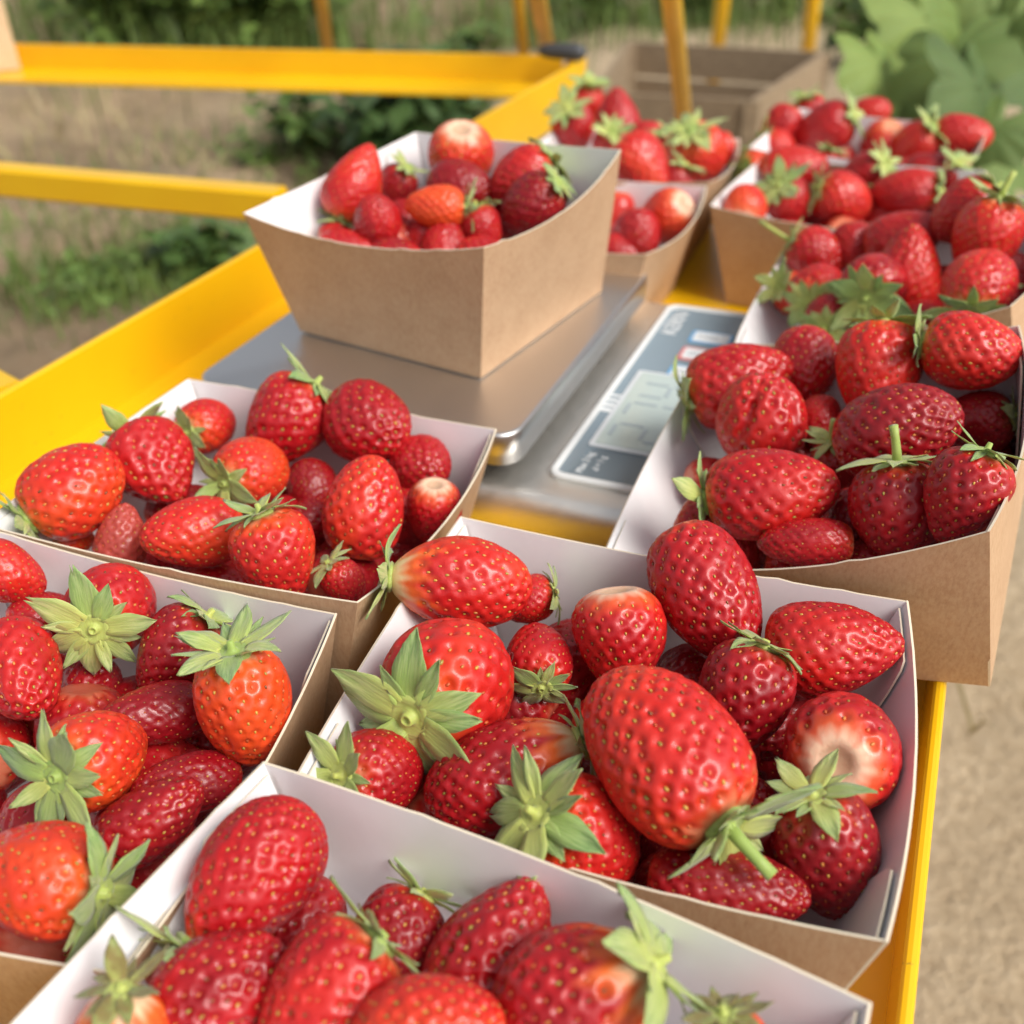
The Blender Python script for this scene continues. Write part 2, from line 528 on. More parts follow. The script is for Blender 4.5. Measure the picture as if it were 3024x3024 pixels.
# ------------------------------------------------------------------ the yellow cart (its own axes: u right, v away)
YAW = math.radians(23.3)
E1 = np.array([math.cos(YAW), -math.sin(YAW), 0]); E2 = np.array([math.sin(YAW), math.cos(YAW), 0]); EZ = np.array([0, 0, 1.])
def uv(u, v, z=0.):
    return E1*u + E2*v + EZ*z
RAIL_L, RAIL_R, RAIL_H, RAIL_RH, BED_END = -.434, .0285, .044, .0272, .93

def build_cart():
    root = tag(obj('picking_cart', None), 'yellow steel harvest cart carrying the trays and the scale', 'cart')
    def part(name, me):
        return obj(name, me, root)
    # bed
    import bmesh
    V = [tuple(uv(u, v, z)) for z in (-.006, 0.) for u, v in ((RAIL_L, -.30), (RAIL_R, -.30), (RAIL_R, BED_END), (RAIL_L, BED_END))]
    part('bed_sheet', mesh('bed_sheet', V, [(3, 2, 1, 0), (4, 5, 6, 7), (0, 1, 5, 4), (1, 2, 6, 5), (2, 3, 7, 6), (3, 0, 4, 7)], [YELLOW]))
    # angle-iron side rails with slightly rounded upper edge
    def rail(u, side, hh, far):
        t = .0042
        prof = [(0, -.012), (t*side, -.012), (t*side, hh-.0012), (t*side*.8, hh-.0003), (t*side*.5, hh), (t*side*.2, hh-.0003), (0, hh-.0012)]
        return extrude_profile('side_rail', prof, uv(u, -.30), uv(u, far), E1, EZ, [YELLOW])
    part('side_rail', rail(RAIL_L, -1, RAIL_H, 1.27)); part('side_rail', rail(RAIL_R, 1, RAIL_RH, .66))
    # far L-profile bar running off to the left, tube bars of the open wing
    A = at(1662, 162, .046); B = at(-900, 108, .046)
    d = (B-A)/np.linalg.norm(B-A); nrm = np.array([-d[1], d[0], 0.])
    if nrm[1] > 0: nrm = -nrm                                            # toward the viewer
    prof = [(0, 0), (.004, 0), (.004, -.030), (.074, -.031), (.074, -.035), (0, -.035)]
    part('end_rail', extrude_profile('end_rail', prof, A, B, nrm, EZ, [YELLOW]))
    def bar(pa, pb, h, w, name='cross_bar'):
        pa, pb = np.array(pa), np.array(pb)
        dd = (pb-pa)/np.linalg.norm(pb-pa); nn = np.array([-dd[1], dd[0], 0.])
        if nn[1] > 0: nn = -nn
        c = .003
        pr = [(0, -c), (c, 0), (w-c, 0), (w, -c), (w, -h+c), (w-c, -h), (c, -h), (0, -h+c)]
        part(name, extrude_profile(name, pr, pa, pb, nn, EZ, [YELLOW]))
    a, b = at(845, 545, .043), at(0, 474, .043)
    bar(a, b + (b-a)*1.2, .026, .022)
    a, b = at(70, 1118, .040), at(0, 1080, .040)
    bar(a, b + (b-a)*6, .026, .022)
    # corner: dark cap, brace, handle tubes
    c0 = at(1650, 165, .05)
    part('corner_cap', bevelled_cap(c0))
    p1, p2 = at(1690, 170, .046), at_depth(1772, 292, 1.27)
    part('corner_brace', extrude_profile('corner_brace', [(0, 0), (.0035, 0), (.0035, -.026), (0, -.026)], p1, p2, E2*-1, np.array([.7, -.1, .7]), [YELLOW]))
    def pole_line(xa, ya, da, xb, yb, db, k0, k1):
        A, B = at_depth(xa, ya, da), at_depth(xb, yb, db)
        return A + (B-A)*k0, A + (B-A)*k1
    q0, q1 = pole_line(1618, 160, 1.42, 1588, 0, 1.16, -.12, 3.2)
    part('handle_tube', tube('handle_tube', [q0, q1], .0105, [YELLOW]))
    q0, q1 = pole_line(2019, 350, 1.19, 1983, 0, .97, -.35, 3.)
    part('handle_tube', tube('handle_tube', [q0, q1], .0098, [YELLOW]))
    for xa, ya, da, xb, db, rd in ((972, 168, 1.50, 948, 1.36, .0086), (1548, 172, 1.45, 1530, 1.36, .0080)):
        q0, q1 = pole_line(xa, ya, da, xb, 0, db, 0, 3.)
        part('upright', tube('upright', [q0, q1], rd, [YELLOW]))
    # legs down to the soil
    for u, v in ((RAIL_L+.02, -.2), (RAIL_R-.02, -.2), (RAIL_L+.002, 1.2), (RAIL_R-.02, .9)):
        part('leg', tube('leg', [uv(u, v, -.004), uv(u, v, GROUND-.06)], .012, [YELLOW], 8))

def bevelled_cap(c):
    """a rounded black end cap lying across the corner"""
    V, F = [], []
    prof = [(-.030, .001), (-.027, .006), (-.015, .0085), (.01, .0095), (.024, .0095), (.033, .007), (.036, .001)]
    pts = [c + E1*x*.9 + E2*.004 for x, _ in prof]
    return tube('corner_cap', [p + EZ*.004 for p in pts], [q for _, q in prof], [RUBBER], 12)
build_cart()

# loose poles farther back
def pole(xa, ya, xb, yb, da, db, rad, label):
    A, B = at_depth(xa, ya, da), at_depth(xb, yb, db)
    d = A - B
    k = (GROUND-.06 - A[2])/d[2] if d[2] < -1e-3 else .5
    base = A + d*k
    top = B - d*2.2
    o = obj('yellow_pole', tube('yellow_pole', [base-base, top-base], rad, [YELLOW], 10), None, tuple(base))
    tag(o, label, 'pole', 'yellow poles in the field')
pole(2118, 140, 2134, 0, 3.55, 3.4, .024, 'yellow pole behind the crate, left one of the pair')
pole(2387, 145, 2402, 0, 3.5, 3.35, .023, 'yellow pole behind the right end of the crate')

# ------------------------------------------------------------------ brown slatted crate on the soil behind
def build_crate():
    rim = -.27
    nr, fr, fl, nl = at(2226, 298, rim), at(2443, 154, rim), at(1852, 121, rim), at(1745, 272, rim)
    c = (nr+fr+fl+nl)/4
    root = tag(obj('wooden_crate', None, loc=(c[0], c[1], GROUND-.03)), 'empty brown slatted wooden crate standing on the soil behind the trays', 'crate')
    off = np.array([c[0], c[1], GROUND-.03])
    H = rim - (GROUND-.03)
    cs = [nr, fr, fl, nl]
    for i in range(4):
        a, b = cs[i]-off, cs[(i+1) % 4]-off
        d = (b-a)/np.linalg.norm(b-a); n = np.array([-d[1], d[0], 0.])
        for k, (z1, z0) in enumerate(((H, H-.088), (H-.098, H-.186), (H-.196, H-.284))):
            s = .012 + .0015*(i % 2)
            A = a + d*(.006 if i % 2 else -.004); B = b - d*(.006 if i % 2 else -.004)
            V = []
            for z in (z0, z1):
                for p in (A, B):
                    for q in (0, s):
                        V.append((p[0]+n[0]*q, p[1]+n[1]*q, z))
            F = [(0, 1, 3, 2), (4, 6, 7, 5), (0, 2, 6, 4), (1, 5, 7, 3), (0, 4, 5, 1), (2, 3, 7, 6)]
            obj('slat', mesh('slat', V, F, [WOOD_DARK]), root)
    for i, p in enumerate(cs):
        q = p - off
        q = q*(1-.045)
        v, f = box_vf((q[0]-.018, q[1]-.018, .0), (q[0]+.018, q[1]+.018, H-.004))
        obj('corner_post', mesh('corner_post', v, f, [WOOD_DARK]), root)
    for k in range(6):
        t0, t1 = (k+.06)/6, (k+.92)/6
        A0, A1 = nl+(nr-nl)*t0-off, nl+(nr-nl)*t1-off; B0, B1 = fl+(fr-fl)*t0-off, fl+(fr-fl)*t1-off
        V = [(*(q*.96)[:2], z) for z in (.03, .042) for q in (A0, A1, B1, B0)]
        obj('floor_slat', mesh('floor_slat', V, [(3, 2, 1, 0), (4, 5, 6, 7), (0, 1, 5, 4), (1, 2, 6, 5), (2, 3, 7, 6), (3, 0, 4, 7)], [WOOD_DARK]), root)
build_crate()

def build_pale_box():
    p = at(62, 206, .0162)
    root = tag(obj('wooden_box', None, loc=tuple(p)), 'pale plywood box at the top left resting on the far yellow rail', 'box')
    Y_ = np.array([p[0]-.12, p[1], 0.]); Y_ /= np.linalg.norm(Y_); X_ = np.array([-Y_[1], Y_[0], 0.])
    def board(name, o, a, b, c):
        o, a, b, c = map(np.asarray, (o, a, b, c))
        V = [tuple(o+a*i+b*j+c*k) for k in (0, 1) for j in (0, 1) for i in (0, 1)]
        me = mesh(name, V, [(0, 2, 3, 1), (4, 5, 7, 6), (0, 1, 5, 4), (2, 6, 7, 3), (0, 4, 6, 2), (1, 3, 7, 5)], [WOOD_PALE])
        obj(name, me, root)
    W_, D_, H_, t = .30, .20, .19, .01
    board('front_board', (0, 0, .001), X_*W_, Y_*t, EZ*H_)
    board('back_board', Y_*(D_-t)+EZ*.001, X_*W_, Y_*t, EZ*H_)
    board('side_board', Y_*(t+.0005)+EZ*.001, X_*t, Y_*(D_-2*t-.001), EZ*(H_-.002))
    board('side_board', X_*(W_-t)+Y_*(t+.0005)+EZ*.001, X_*t, Y_*(D_-2*t-.001), EZ*(H_-.002))
    board('base_board', X_*(t+.0005)+Y_*(t+.0005)+EZ*.001, X_*(W_-2*t-.001), Y_*(D_-2*t-.001), EZ*.008)
build_pale_box()

# ------------------------------------------------------------------ the scale
def rounded_rect(u0, u1, v0, v1, r, n=6):
    P = []
    for cx, cy, a0 in ((u1-r, v0+r, -90), (u1-r, v1-r, 0), (u0+r, v1-r, 90), (u0+r, v0+r, 180)):
        for k in range(n+1):
            a = math.radians(a0 + 90*k/n)
            P.append((cx+r*math.cos(a), cy+r*math.sin(a)))
    return P

def loft(name, loops, mats, mi=None, cap0=True, cap1=True, smooth=True):
    n = len(loops[0]); V = [tuple(p) for L in loops for p in L]; F = []
    for i in range(len(loops)-1):
        for k in range(n):
            F.append((i*n+k, i*n+(k+1) % n, (i+1)*n+(k+1) % n, (i+1)*n+k))
    if cap0: F.append(tuple(range(n-1, -1, -1)))
    if cap1: F.append(tuple(range((len(loops)-1)*n, len(loops)*n)))
    me = mesh(name, V, F, mats, smooth)
    return me

def flat_text(name, body, size, mat, parent, loc, ang, ext=.00012):
    cu = bpy.data.curves.new(name, 'FONT')
    cu.body = body; cu.size = size; cu.extrude = ext
    to = bpy.data.objects.new(name, cu)
    COL.objects.link(to)
    bpy.context.view_layer.update()
    me = bpy.data.meshes.new_from_object(to.evaluated_get(bpy.context.evaluated_depsgraph_get()))
    bpy.data.objects.remove(to); bpy.data.curves.remove(cu)
    me.materials.clear(); me.materials.append(mat)
    return obj(name, me, parent, loc, Quaternion((0, 0, 1), ang))

def build_scale():
    root = tag(obj('weighing_scale', None, loc=(0, 0, .0), rot=Quaternion((0, 0, 1), -YAW)),
               'stainless steel digital scale with grey display panel under the raised tray', 'scale')
    P = lambda name, me, par=root: obj(name, me, par)
    def ring(u0, u1, v0, v1, r, z):
        return [(x, y, z) for x, y in rounded_rect(u0, u1, v0, v1, r)]
    # housing with softly rolled upper edge
    u0, u1, v0, v1 = -.338, -.062, .368, .612
    L = [ring(u0, u1, v0, v1, .012, .004)]
    for dz, ins in ((.022, 0), (.0262, .0012), (.0288, .004), (.0297, .0075), (.030, .012)):
        L.append(ring(u0+ins, u1-ins, v0+ins, v1-ins, .012, dz))
    P('housing', loft('housing', L, [BODY_STEEL]))
    for fu, fv in ((u0+.03, v0+.03), (u1-.03, v0+.03), (u0+.03, v1-.03), (u1-.03, v1-.03)):
        P('foot', tube('foot', [(fu, fv, .0005), (fu, fv, .0045)], .009, [RUBBER], 14))
    # weighing plate: pan with turned-down skirt
    a0, a1, b0, b1 = -.332, -.1585, .3715, .592
    L = [ring(a0+.002, a1-.002, b0+.002, b1-.002, .011, .0415), ring(a0, a1, b0, b1, .012, .0415)]
    L.append(ring(a0, a1, b0, b1, .012, .0561))
    for z, ins in ((.0569, .0003), (.0573, .0009), (.0575, .0018)):
        L.append(ring(a0+ins, a1-ins, b0+ins, b1-ins, .012, z))
    P('weighing_plate', loft('weighing_plate', L, [PLATE_STEEL]))
    P('plate_support', loft('plate_support', [ring(-.28, -.21, .44, .52, .01, .0300), ring(-.28, -.21, .44, .52, .01, .0414)], [RUBBER]))
    # control panel
    rim = Mat('panel_rim', (.74, .76, .76), .35).m
    face = Mat('panel_face', (.22, .28, .325), .22).m
    lcd = Mat('display_glass', (.50, .60, .585), .15).m
    lcdrim = Mat('display_rim', (.66, .71, .75), .3).m
    ink = Mat('display_digit', (.37, .45, .49), .4).m
    white = Mat('panel_print', (.82, .86, .88), .4).m
    blue = Mat('button_blue', (.16, .42, .72), .4).m
    red = Mat('button_red', (.72, .22, .22), .4).m
    p0, p1, q0, q1 = -.149, -.077, .387, .602
    L = [ring(p0, p1, q0, q1, .007, .0302), ring(p0, p1, q0, q1, .007, .0322), ring(p0+.001, p1-.001, q0+.001, q1-.001, .0065, .0328),
         ring(p0+.0032, p1-.0032, q0+.0032, q1-.0032, .005, .0328), ring(p0+.0036, p1-.0036, q0+.0036, q1-.0036, .005, .0314)]
    panel = P('control_panel', loft('control_panel', L, [rim, face]))
    panel.data.polygons[len(panel.data.polygons)-1].material_index = 1
    def slab(name, u0, u1, v0, v1, z0, z1, r, mat, par):
        return obj(name, loft(name, [ring(u0, u1, v0, v1, r, z0), ring(u0, u1, v0, v1, r, z1)], [mat], smooth=False), par)
    slab('display_frame', -.1395, -.0925, .4195, .5065, .0315, .0322, .0015, lcdrim, panel)
    slab('display', -.1368, -.0952, .4222, .5038, .0323, .0326, .001, lcd, panel)
    # seven-segment figures, reading away from the viewer
    SEG = {'2': 'abged', '4': 'fgbc', '7': 'abc'}
    def seg(uu, vv, lu, lv):
        return box_vf((uu-lu/2, vv-lv/2, .03265), (uu+lu/2, vv+lv/2, .03285))
    V, F = [], []
    for k, ch in enumerate('274'):
        v_l = .430 + .0235*k; v_r = v_l + .0145; top, mid, bot = -.1325, -.117, -.1015
        where = {'a': (top, (v_l+v_r)/2, .0019, .011), 'g': (mid, (v_l+v_r)/2, .0019, .011), 'd': (bot, (v_l+v_r)/2, .0019, .011),
                 'f': ((top+mid)/2, v_l, .012, .0019), 'b': ((top+mid)/2, v_r, .012, .0019), 'e': ((mid+bot)/2, v_l, .012, .0019), 'c': ((mid+bot)/2, v_r, .012, .0019)}
        for s in SEG[ch]:
            bv, bf = seg(*where[s]); o = len(V)
            V += bv; F += [tuple(i+o for i in q) for q in bf]
    obj('display_digits', mesh('display_digits', V, F, [ink]), panel)
    for k in range(4):
        slab('print_stripe', -.1452, -.1398, .4555+.0058*k, .4555+.0058*k+.0040-.0006*k, .0315, .0317, .0003, white, panel)
    for v_c, mt in ((.512, blue), (.5365, red), (.5605, blue)):
        bt = slab('button', -.1245, -.1000, v_c-.0085, v_c+.0085, .0315, .0319, .002, mt, panel)
        slab('button_cap', -.1225, -.1020, v_c-.0065, v_c+.0065, .03195, .0322, .0015, white, panel)
    flat_text('lettering', 'KERN', .0135, white, panel, (-.1335, .5585, .0316), math.pi/2)
    flat_text('lettering', 'Max 3 kg', .0052, white, panel, (-.134, .3945, .0316), math.pi/2)
    flat_text('lettering', 'd = 1 g', .0048, white, panel, (-.1275, .3985, .0316), math.pi/2)
    dark = Mat('button_print', (.25, .3, .36), .5).m
    for v_c, word in ((.512, 'MODE'), (.5365, 'ON/OFF'), (.5605, 'TARE')):
        flat_text('lettering', word, .0052, dark, panel, (-.1205, v_c-.0018, .03222), 0)
build_scale()

# ------------------------------------------------------------------ cardboard trays
THICK = .00075
def wall_grid(b0, b1, t0, t1, nrm, bulge, sag, s0=0., s1=1., nu=30, nv=5, nubs=(), inset=0., lower=None):
    """points of a bowed side panel between foot edge b0-b1 and rim t0-t1"""
    G = np.zeros((nv+1, nu+1, 3))
    for i in range(nv+1):
        t = i/nv
        for j in range(nu+1):
            s = s0 + (s1-s0)*j/nu
            tt = t
            if lower is not None:
                tt = t*lower(j/nu)
            e = 4*s*(1-s)
            p = (b0 + (b1-b0)*s)*(1-tt) + (t0 + (t1-t0)*s)*tt
            p = p + nrm*(bulge*e*tt**1.3 - inset)
            p[2] -= sag*e*tt
            if i == nv:
                for c, a in nubs:
                    p[2] += a*math.exp(-((s-c)/.006)**2)
            G[i, j] = p
    return G

def panel_mesh(name, G, nrm, thick, mats):
    nv, nu = G.shape[0]-1, G.shape[1]-1
    n = (nv+1)*(nu+1)
    outer = G.reshape(-1, 3); inner = outer - nrm*thick
    V = np.vstack([outer, inner]); F, mi = [], []
    ix = lambda i, j: i*(nu+1)+j
    for i in range(nv):
        for j in range(nu):
            F.append((ix(i, j), ix(i, j+1), ix(i+1, j+1), ix(i+1, j))); mi.append(1)
            F.append((n+ix(i, j), n+ix(i+1, j), n+ix(i+1, j+1), n+ix(i, j+1))); mi.append(0)
    for j in range(nu):
        F.append((ix(nv, j), ix(nv, j+1), n+ix(nv, j+1), n+ix(nv, j))); mi.append(2)
        F.append((ix(0, j+1), ix(0, j), n+ix(0, j), n+ix(0, j+1))); mi.append(2)
    for i in range(nv):
        F.append((ix(i, 0), ix(i+1, 0), n+ix(i+1, 0), n+ix(i, 0))); mi.append(2)
        F.append((ix(i+1, nu), ix(i, nu), n+ix(i, nu), n+ix(i+1, nu))); mi.append(2)
    me = mesh(name, V, np.array(F), mats, True, mi)
    try:
        me.set_sharp_from_angle(angle=math.radians(35))
    except Exception:
        pass
    return me

def build_tray(key, bot, top, label, bulge, sag, seed):
    r = rand(seed)
    bot, top = np.array(bot), np.array(top)
    base = bot.mean(0)
    root = tag(obj('cardboard_tray', None, loc=tuple(base)), label, 'tray', 'cardboard punnets of strawberries on the cart')
    bot, top = bot-base, top-base
    # corners in order back right, back left, front left, front right
    for i in range(4):
        j = (i+1) % 4
        b0, b1, t0, t1 = bot[i], bot[j], top[i], top[j]
        nrm = np.cross(b1-b0, (t0+t1)/2-(b0+b1)/2); nrm /= np.linalg.norm(nrm)
        if nrm@((t0+t1)/2) < 0: nrm = -nrm
        nubs = [(c + r.normal(0, .012), r.uniform(.0003, .0008)) for c in (.12, .26, .4, .55, .7, .84)]
        bl = bulge[i]*r.uniform(.85, 1.15)
        G = wall_grid(b0, b1, t0, t1, nrm, bl, sag[i], nubs=nubs)
        obj('side_panel', panel_mesh('side_panel', G, nrm, THICK, [WHITE, KRAFT, EDGE]), root)
        if i in (1, 3):       # the short folded tabs glued inside the left and right panels
            for s0, s1 in ((0.012, .26), (.74, .988)):
                up = (lambda q: .965 - .55*max(0., (q-.72)/.28)**2) if s0 < .5 else (lambda q: .965 - .55*max(0., (.28-q)/.28)**2)
                G = wall_grid(b0, b1, t0, t1, nrm, bl, sag[i], s0, s1, nu=14, inset=THICK+.0009, lower=up)
                obj('corner_tab', panel_mesh('corner_tab', G, nrm, THICK*.8, [WHITE, WHITE, EDGE]), root)
    c = bot*.985
    V = [tuple(p+np.array([0, 0, .0004])) for p in c] + [tuple(p+np.array([0, 0, .0012])) for p in c]
    obj('base_panel', mesh('base_panel', V, [(0, 1, 2, 3), (7, 6, 5, 4), (0, 4, 5, 1), (1, 5, 6, 2), (2, 6, 7, 3), (3, 7, 4, 0)], [WHITE]), root)

TRAYS = [
    ('A', [(0.0548,0.5690,0.0585),(-0.0433,0.6320,0.0585),(-0.1114,0.5252,0.0585),(-0.0134,0.4622,0.0585)],
     [(0.0627,0.5617,0.1400),(-0.0510,0.6428,0.1321),(-0.1327,0.5288,0.1223),(-0.0092,0.4479,0.1294)],
     'cardboard tray of strawberries raised on the scale plate', (0.001, 0.002, 0.003, 0.006), (0.001, 0.001, 0.0065, 0.0055)),
    ('B', [(-0.0254,0.3938,0.0012),(-0.1353,0.4327,0.0012),(-0.1776,0.3130,0.0012),(-0.0676,0.2742,0.0012)],
     [(-0.0055,0.3922,0.0691),(-0.1496,0.4426,0.0723),(-0.1943,0.3169,0.0777),(-0.0511,0.2676,0.0754)],
     'cardboard tray of strawberries beside the yellow rail, just in front of the scale', (0.002, 0.003, 0.001, 0.005), (0.001, 0.001, 0.002, 0.003)),
    ('C', [(-0.0737,0.2727,0.0012),(-0.1854,0.3061,0.0012),(-0.2219,0.1845,0.0012),(-0.1102,0.1511,0.0012)],
     [(-0.0583,0.2679,0.0710),(-0.1975,0.3159,0.0799),(-0.2378,0.1825,0.0733),(-0.0917,0.1413,0.0694)],
     'cardboard tray of strawberries cut off by the left edge of the photo', (0.0, 0.003, 0.003, 0.003), (0.003, 0.003, 0.0035, 0.0035)),
    ('D', [(0.1069,0.2665,0.0012),(-0.0027,0.3065,0.0012),(-0.0462,0.1892,0.0012),(0.0633,0.1472,0.0012)],
     [(0.1274,0.2631,0.0736),(-0.0190,0.3164,0.0756),(-0.0610,0.2000,0.0705),(0.0815,0.1395,0.0765)],
     'cardboard tray in the front centre holding the largest strawberries', (0.002, 0.004, 0.0, 0.0055), (0.003, 0.003, 0.007, 0.0035)),
    ('E', [(0.0505,0.1302,0.0012),(-0.0516,0.1867,0.0012),(-0.1131,0.0756,0.0012),(-0.0110,0.0192,0.0012)],
     [(0.0733,0.1249,0.0775),(-0.0685,0.1970,0.0785),(-0.1318,0.0818,0.0782),(0.0019,0.0078,0.0756)],
     'nearest cardboard tray of strawberries, cut off by the bottom edge', (0.003, 0.004, 0.004, 0.004), (0.0, 0.003, 0.003, 0.003)),
    ('F', [(0.2213,0.3784,0.0488),(0.1273,0.4322,0.0053),(0.0707,0.3198,0.0015),(0.1647,0.2660,0.0320)],
     [(0.2014,0.3791,0.1166),(0.0890,0.4471,0.0667),(0.0352,0.3279,0.0492),(0.1455,0.2595,0.1029)],
     'cardboard tray tilted on the right rail with its kraft front showing', (0.003, 0.005, 0.006, 0.007), (0.002, 0.003, 0.007, 0.003)),
    ('G', [(0.3068,0.5354,0.0524),(0.2169,0.5973,0.0114),(0.1511,0.4902,0.0015),(0.2410,0.4282,0.0347)],
     [(0.2949,0.5342,0.1239),(0.1756,0.6153,0.0723),(0.1181,0.4998,0.0560),(0.2191,0.4237,0.1052)],
     'tilted cardboard tray full of leafy strawberries, right behind the other tilted one', (0.004, 0.006, 0.006, 0.006), (0.003, 0.003, 0.0035, 0.0035)),
    ('H', [(0.3187,0.7340,0.0012),(0.2185,0.7937,0.0012),(0.1536,0.6846,0.0012),(0.2538,0.6249,0.0012)],
     [(0.3344,0.7278,0.0750),(0.2048,0.8044,0.0730),(0.1368,0.6871,0.0690),(0.2649,0.6123,0.0720)],
     'level cardboard tray at the right, right behind the leafy tilted tray', (0.004, 0.006, 0.005, 0.006), (0.003, 0.003, 0.0035, 0.0035)),
    ('I', [(0.3701,0.8610,0.0012),(0.2698,0.9207,0.0012),(0.2049,0.8116,0.0012),(0.3051,0.7519,0.0012)],
     [(0.3857,0.8548,0.0740),(0.2562,0.9314,0.0730),(0.1881,0.8141,0.0720),(0.3162,0.7393,0.0730)],
     'farthest cardboard tray at the upper right, before the broad leaves', (0.004, 0.006, 0.005, 0.006), (0.003, 0.003, 0.0035, 0.0035)),
    ('J', [(0.1224,0.7167,0.0012),(0.0164,0.7654,0.0012),(-0.0366,0.6501,0.0012),(0.0693,0.6013,0.0012)],
     [(0.1388,0.7129,0.0743),(0.0026,0.7753,0.0734),(-0.0535,0.6532,0.0725),(0.0825,0.5904,0.0720)],
     'cardboard tray half hidden behind the right side of the scale tray', (0.003, 0.003, 0.003, 0.007), (0.003, 0.003, 0.0035, 0.0035)),
    ('K', [(0.1719,0.8485,0.0012),(0.0631,0.8905,0.0012),(0.0173,0.7721,0.0012),(0.1261,0.7301,0.0012)],
     [(0.1877,0.8466,0.0708),(0.0493,0.9006,0.0722),(0.0008,0.7753,0.0736),(0.1419,0.7213,0.0743)],
     'farthest cardboard tray in the middle, in front of the brown crate', (0.003, 0.003, 0.003, 0.006), (0.003, 0.003, 0.0035, 0.0035)),
]
for k, (key, bot, top, label, bulge, sag) in enumerate(TRAYS):
    build_tray(key, bot, top, label, bulge, sag, 100+k)

# ------------------------------------------------------------------ strawberries
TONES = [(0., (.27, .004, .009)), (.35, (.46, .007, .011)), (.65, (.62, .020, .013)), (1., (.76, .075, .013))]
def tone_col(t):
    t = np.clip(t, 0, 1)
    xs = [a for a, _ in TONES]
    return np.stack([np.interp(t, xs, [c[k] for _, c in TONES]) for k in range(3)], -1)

def berry_surface(w, L, shape, seed, nu, nv):
    r = rand(seed)
    th = np.linspace(.0, math.pi, nv+1)[:, None]*np.ones((1, nu)); ph = np.linspace(0, 2*math.pi, nu, endpoint=False)[None, :]*np.ones((nv+1, 1))
    return shape_at(w, L, shape, seed, th, ph), th, ph

def shape_at(w, L, shape, seed, th, ph):
    r = rand(seed)
    c, s = np.cos(th), np.sin(th)
    k = {'egg': .17, 'round': .08, 'cone': .33, 'neck': .02, 'pear': -.12, 'lumpy': .16, 'comb': .1}[shape] + r.uniform(-.04, .05)
    rad = np.abs(s)**np.where(c > 0, .86, .97)*(1 + k*c)
    if shape == 'neck':
        rad = rad*(1 - .48*np.exp(-(th/1.0)**2))
    if shape == 'pear':
        rad = rad*(1 - .40*np.exp(-(th/.9)**2))
    if shape == 'cone':
        rad = rad*(1 - .12*np.clip(-c, 0, 1)**2)
    ref = {'egg': 1.02, 'round': 1.005, 'cone': 1.06, 'neck': .94, 'pear': .985, 'lumpy': 1.02, 'comb': 1.01}[shape]
    rad = rad/ref*w/2
    z = np.sign(c)*np.abs(c)**np.where(c > 0, .93, 1.)*L/2
    z = z - .045*L*np.exp(-(th/.3)**2)
    x, y = rad*np.cos(ph), rad*np.sin(ph)
    # gentle unevenness
    n = np.stack([s*np.cos(ph), s*np.sin(ph), c], -1)
    amp = {'lumpy': .05, 'comb': .075}.get(shape, .034)
    d = np.zeros_like(th)
    for q in range(7):
        v = r.normal(0, 1, 3); v /= np.linalg.norm(v)
        fr = r.uniform(1.5, 4.2) if q < 5 else r.uniform(4.5, 6.5)
        d += np.sin(fr*(n@v) + r.uniform(0, 6.28))*(1 if q < 5 else .5)
    d = d/2.6*amp
    if shape == 'comb':                                     # a deep fold across the fruit
        for a in (.2, 1.5):
            g = (n@np.array([math.cos(a), math.sin(a), .1])) + .12*np.sin(3*n[..., 2])
            d = d - .24*np.exp(-(g/.13)**2)*np.clip(-n[..., 2]+.55, 0, 1)
    f = 1 + d*np.abs(s)**.3
    sq = 1 + r.uniform(-.035, .035)
    bend = r.uniform(-.05, .05)*w
    return np.stack([x*f*sq + bend*(z/(L/2))**2, y*f/sq, z*(1+d*.35)], -1)

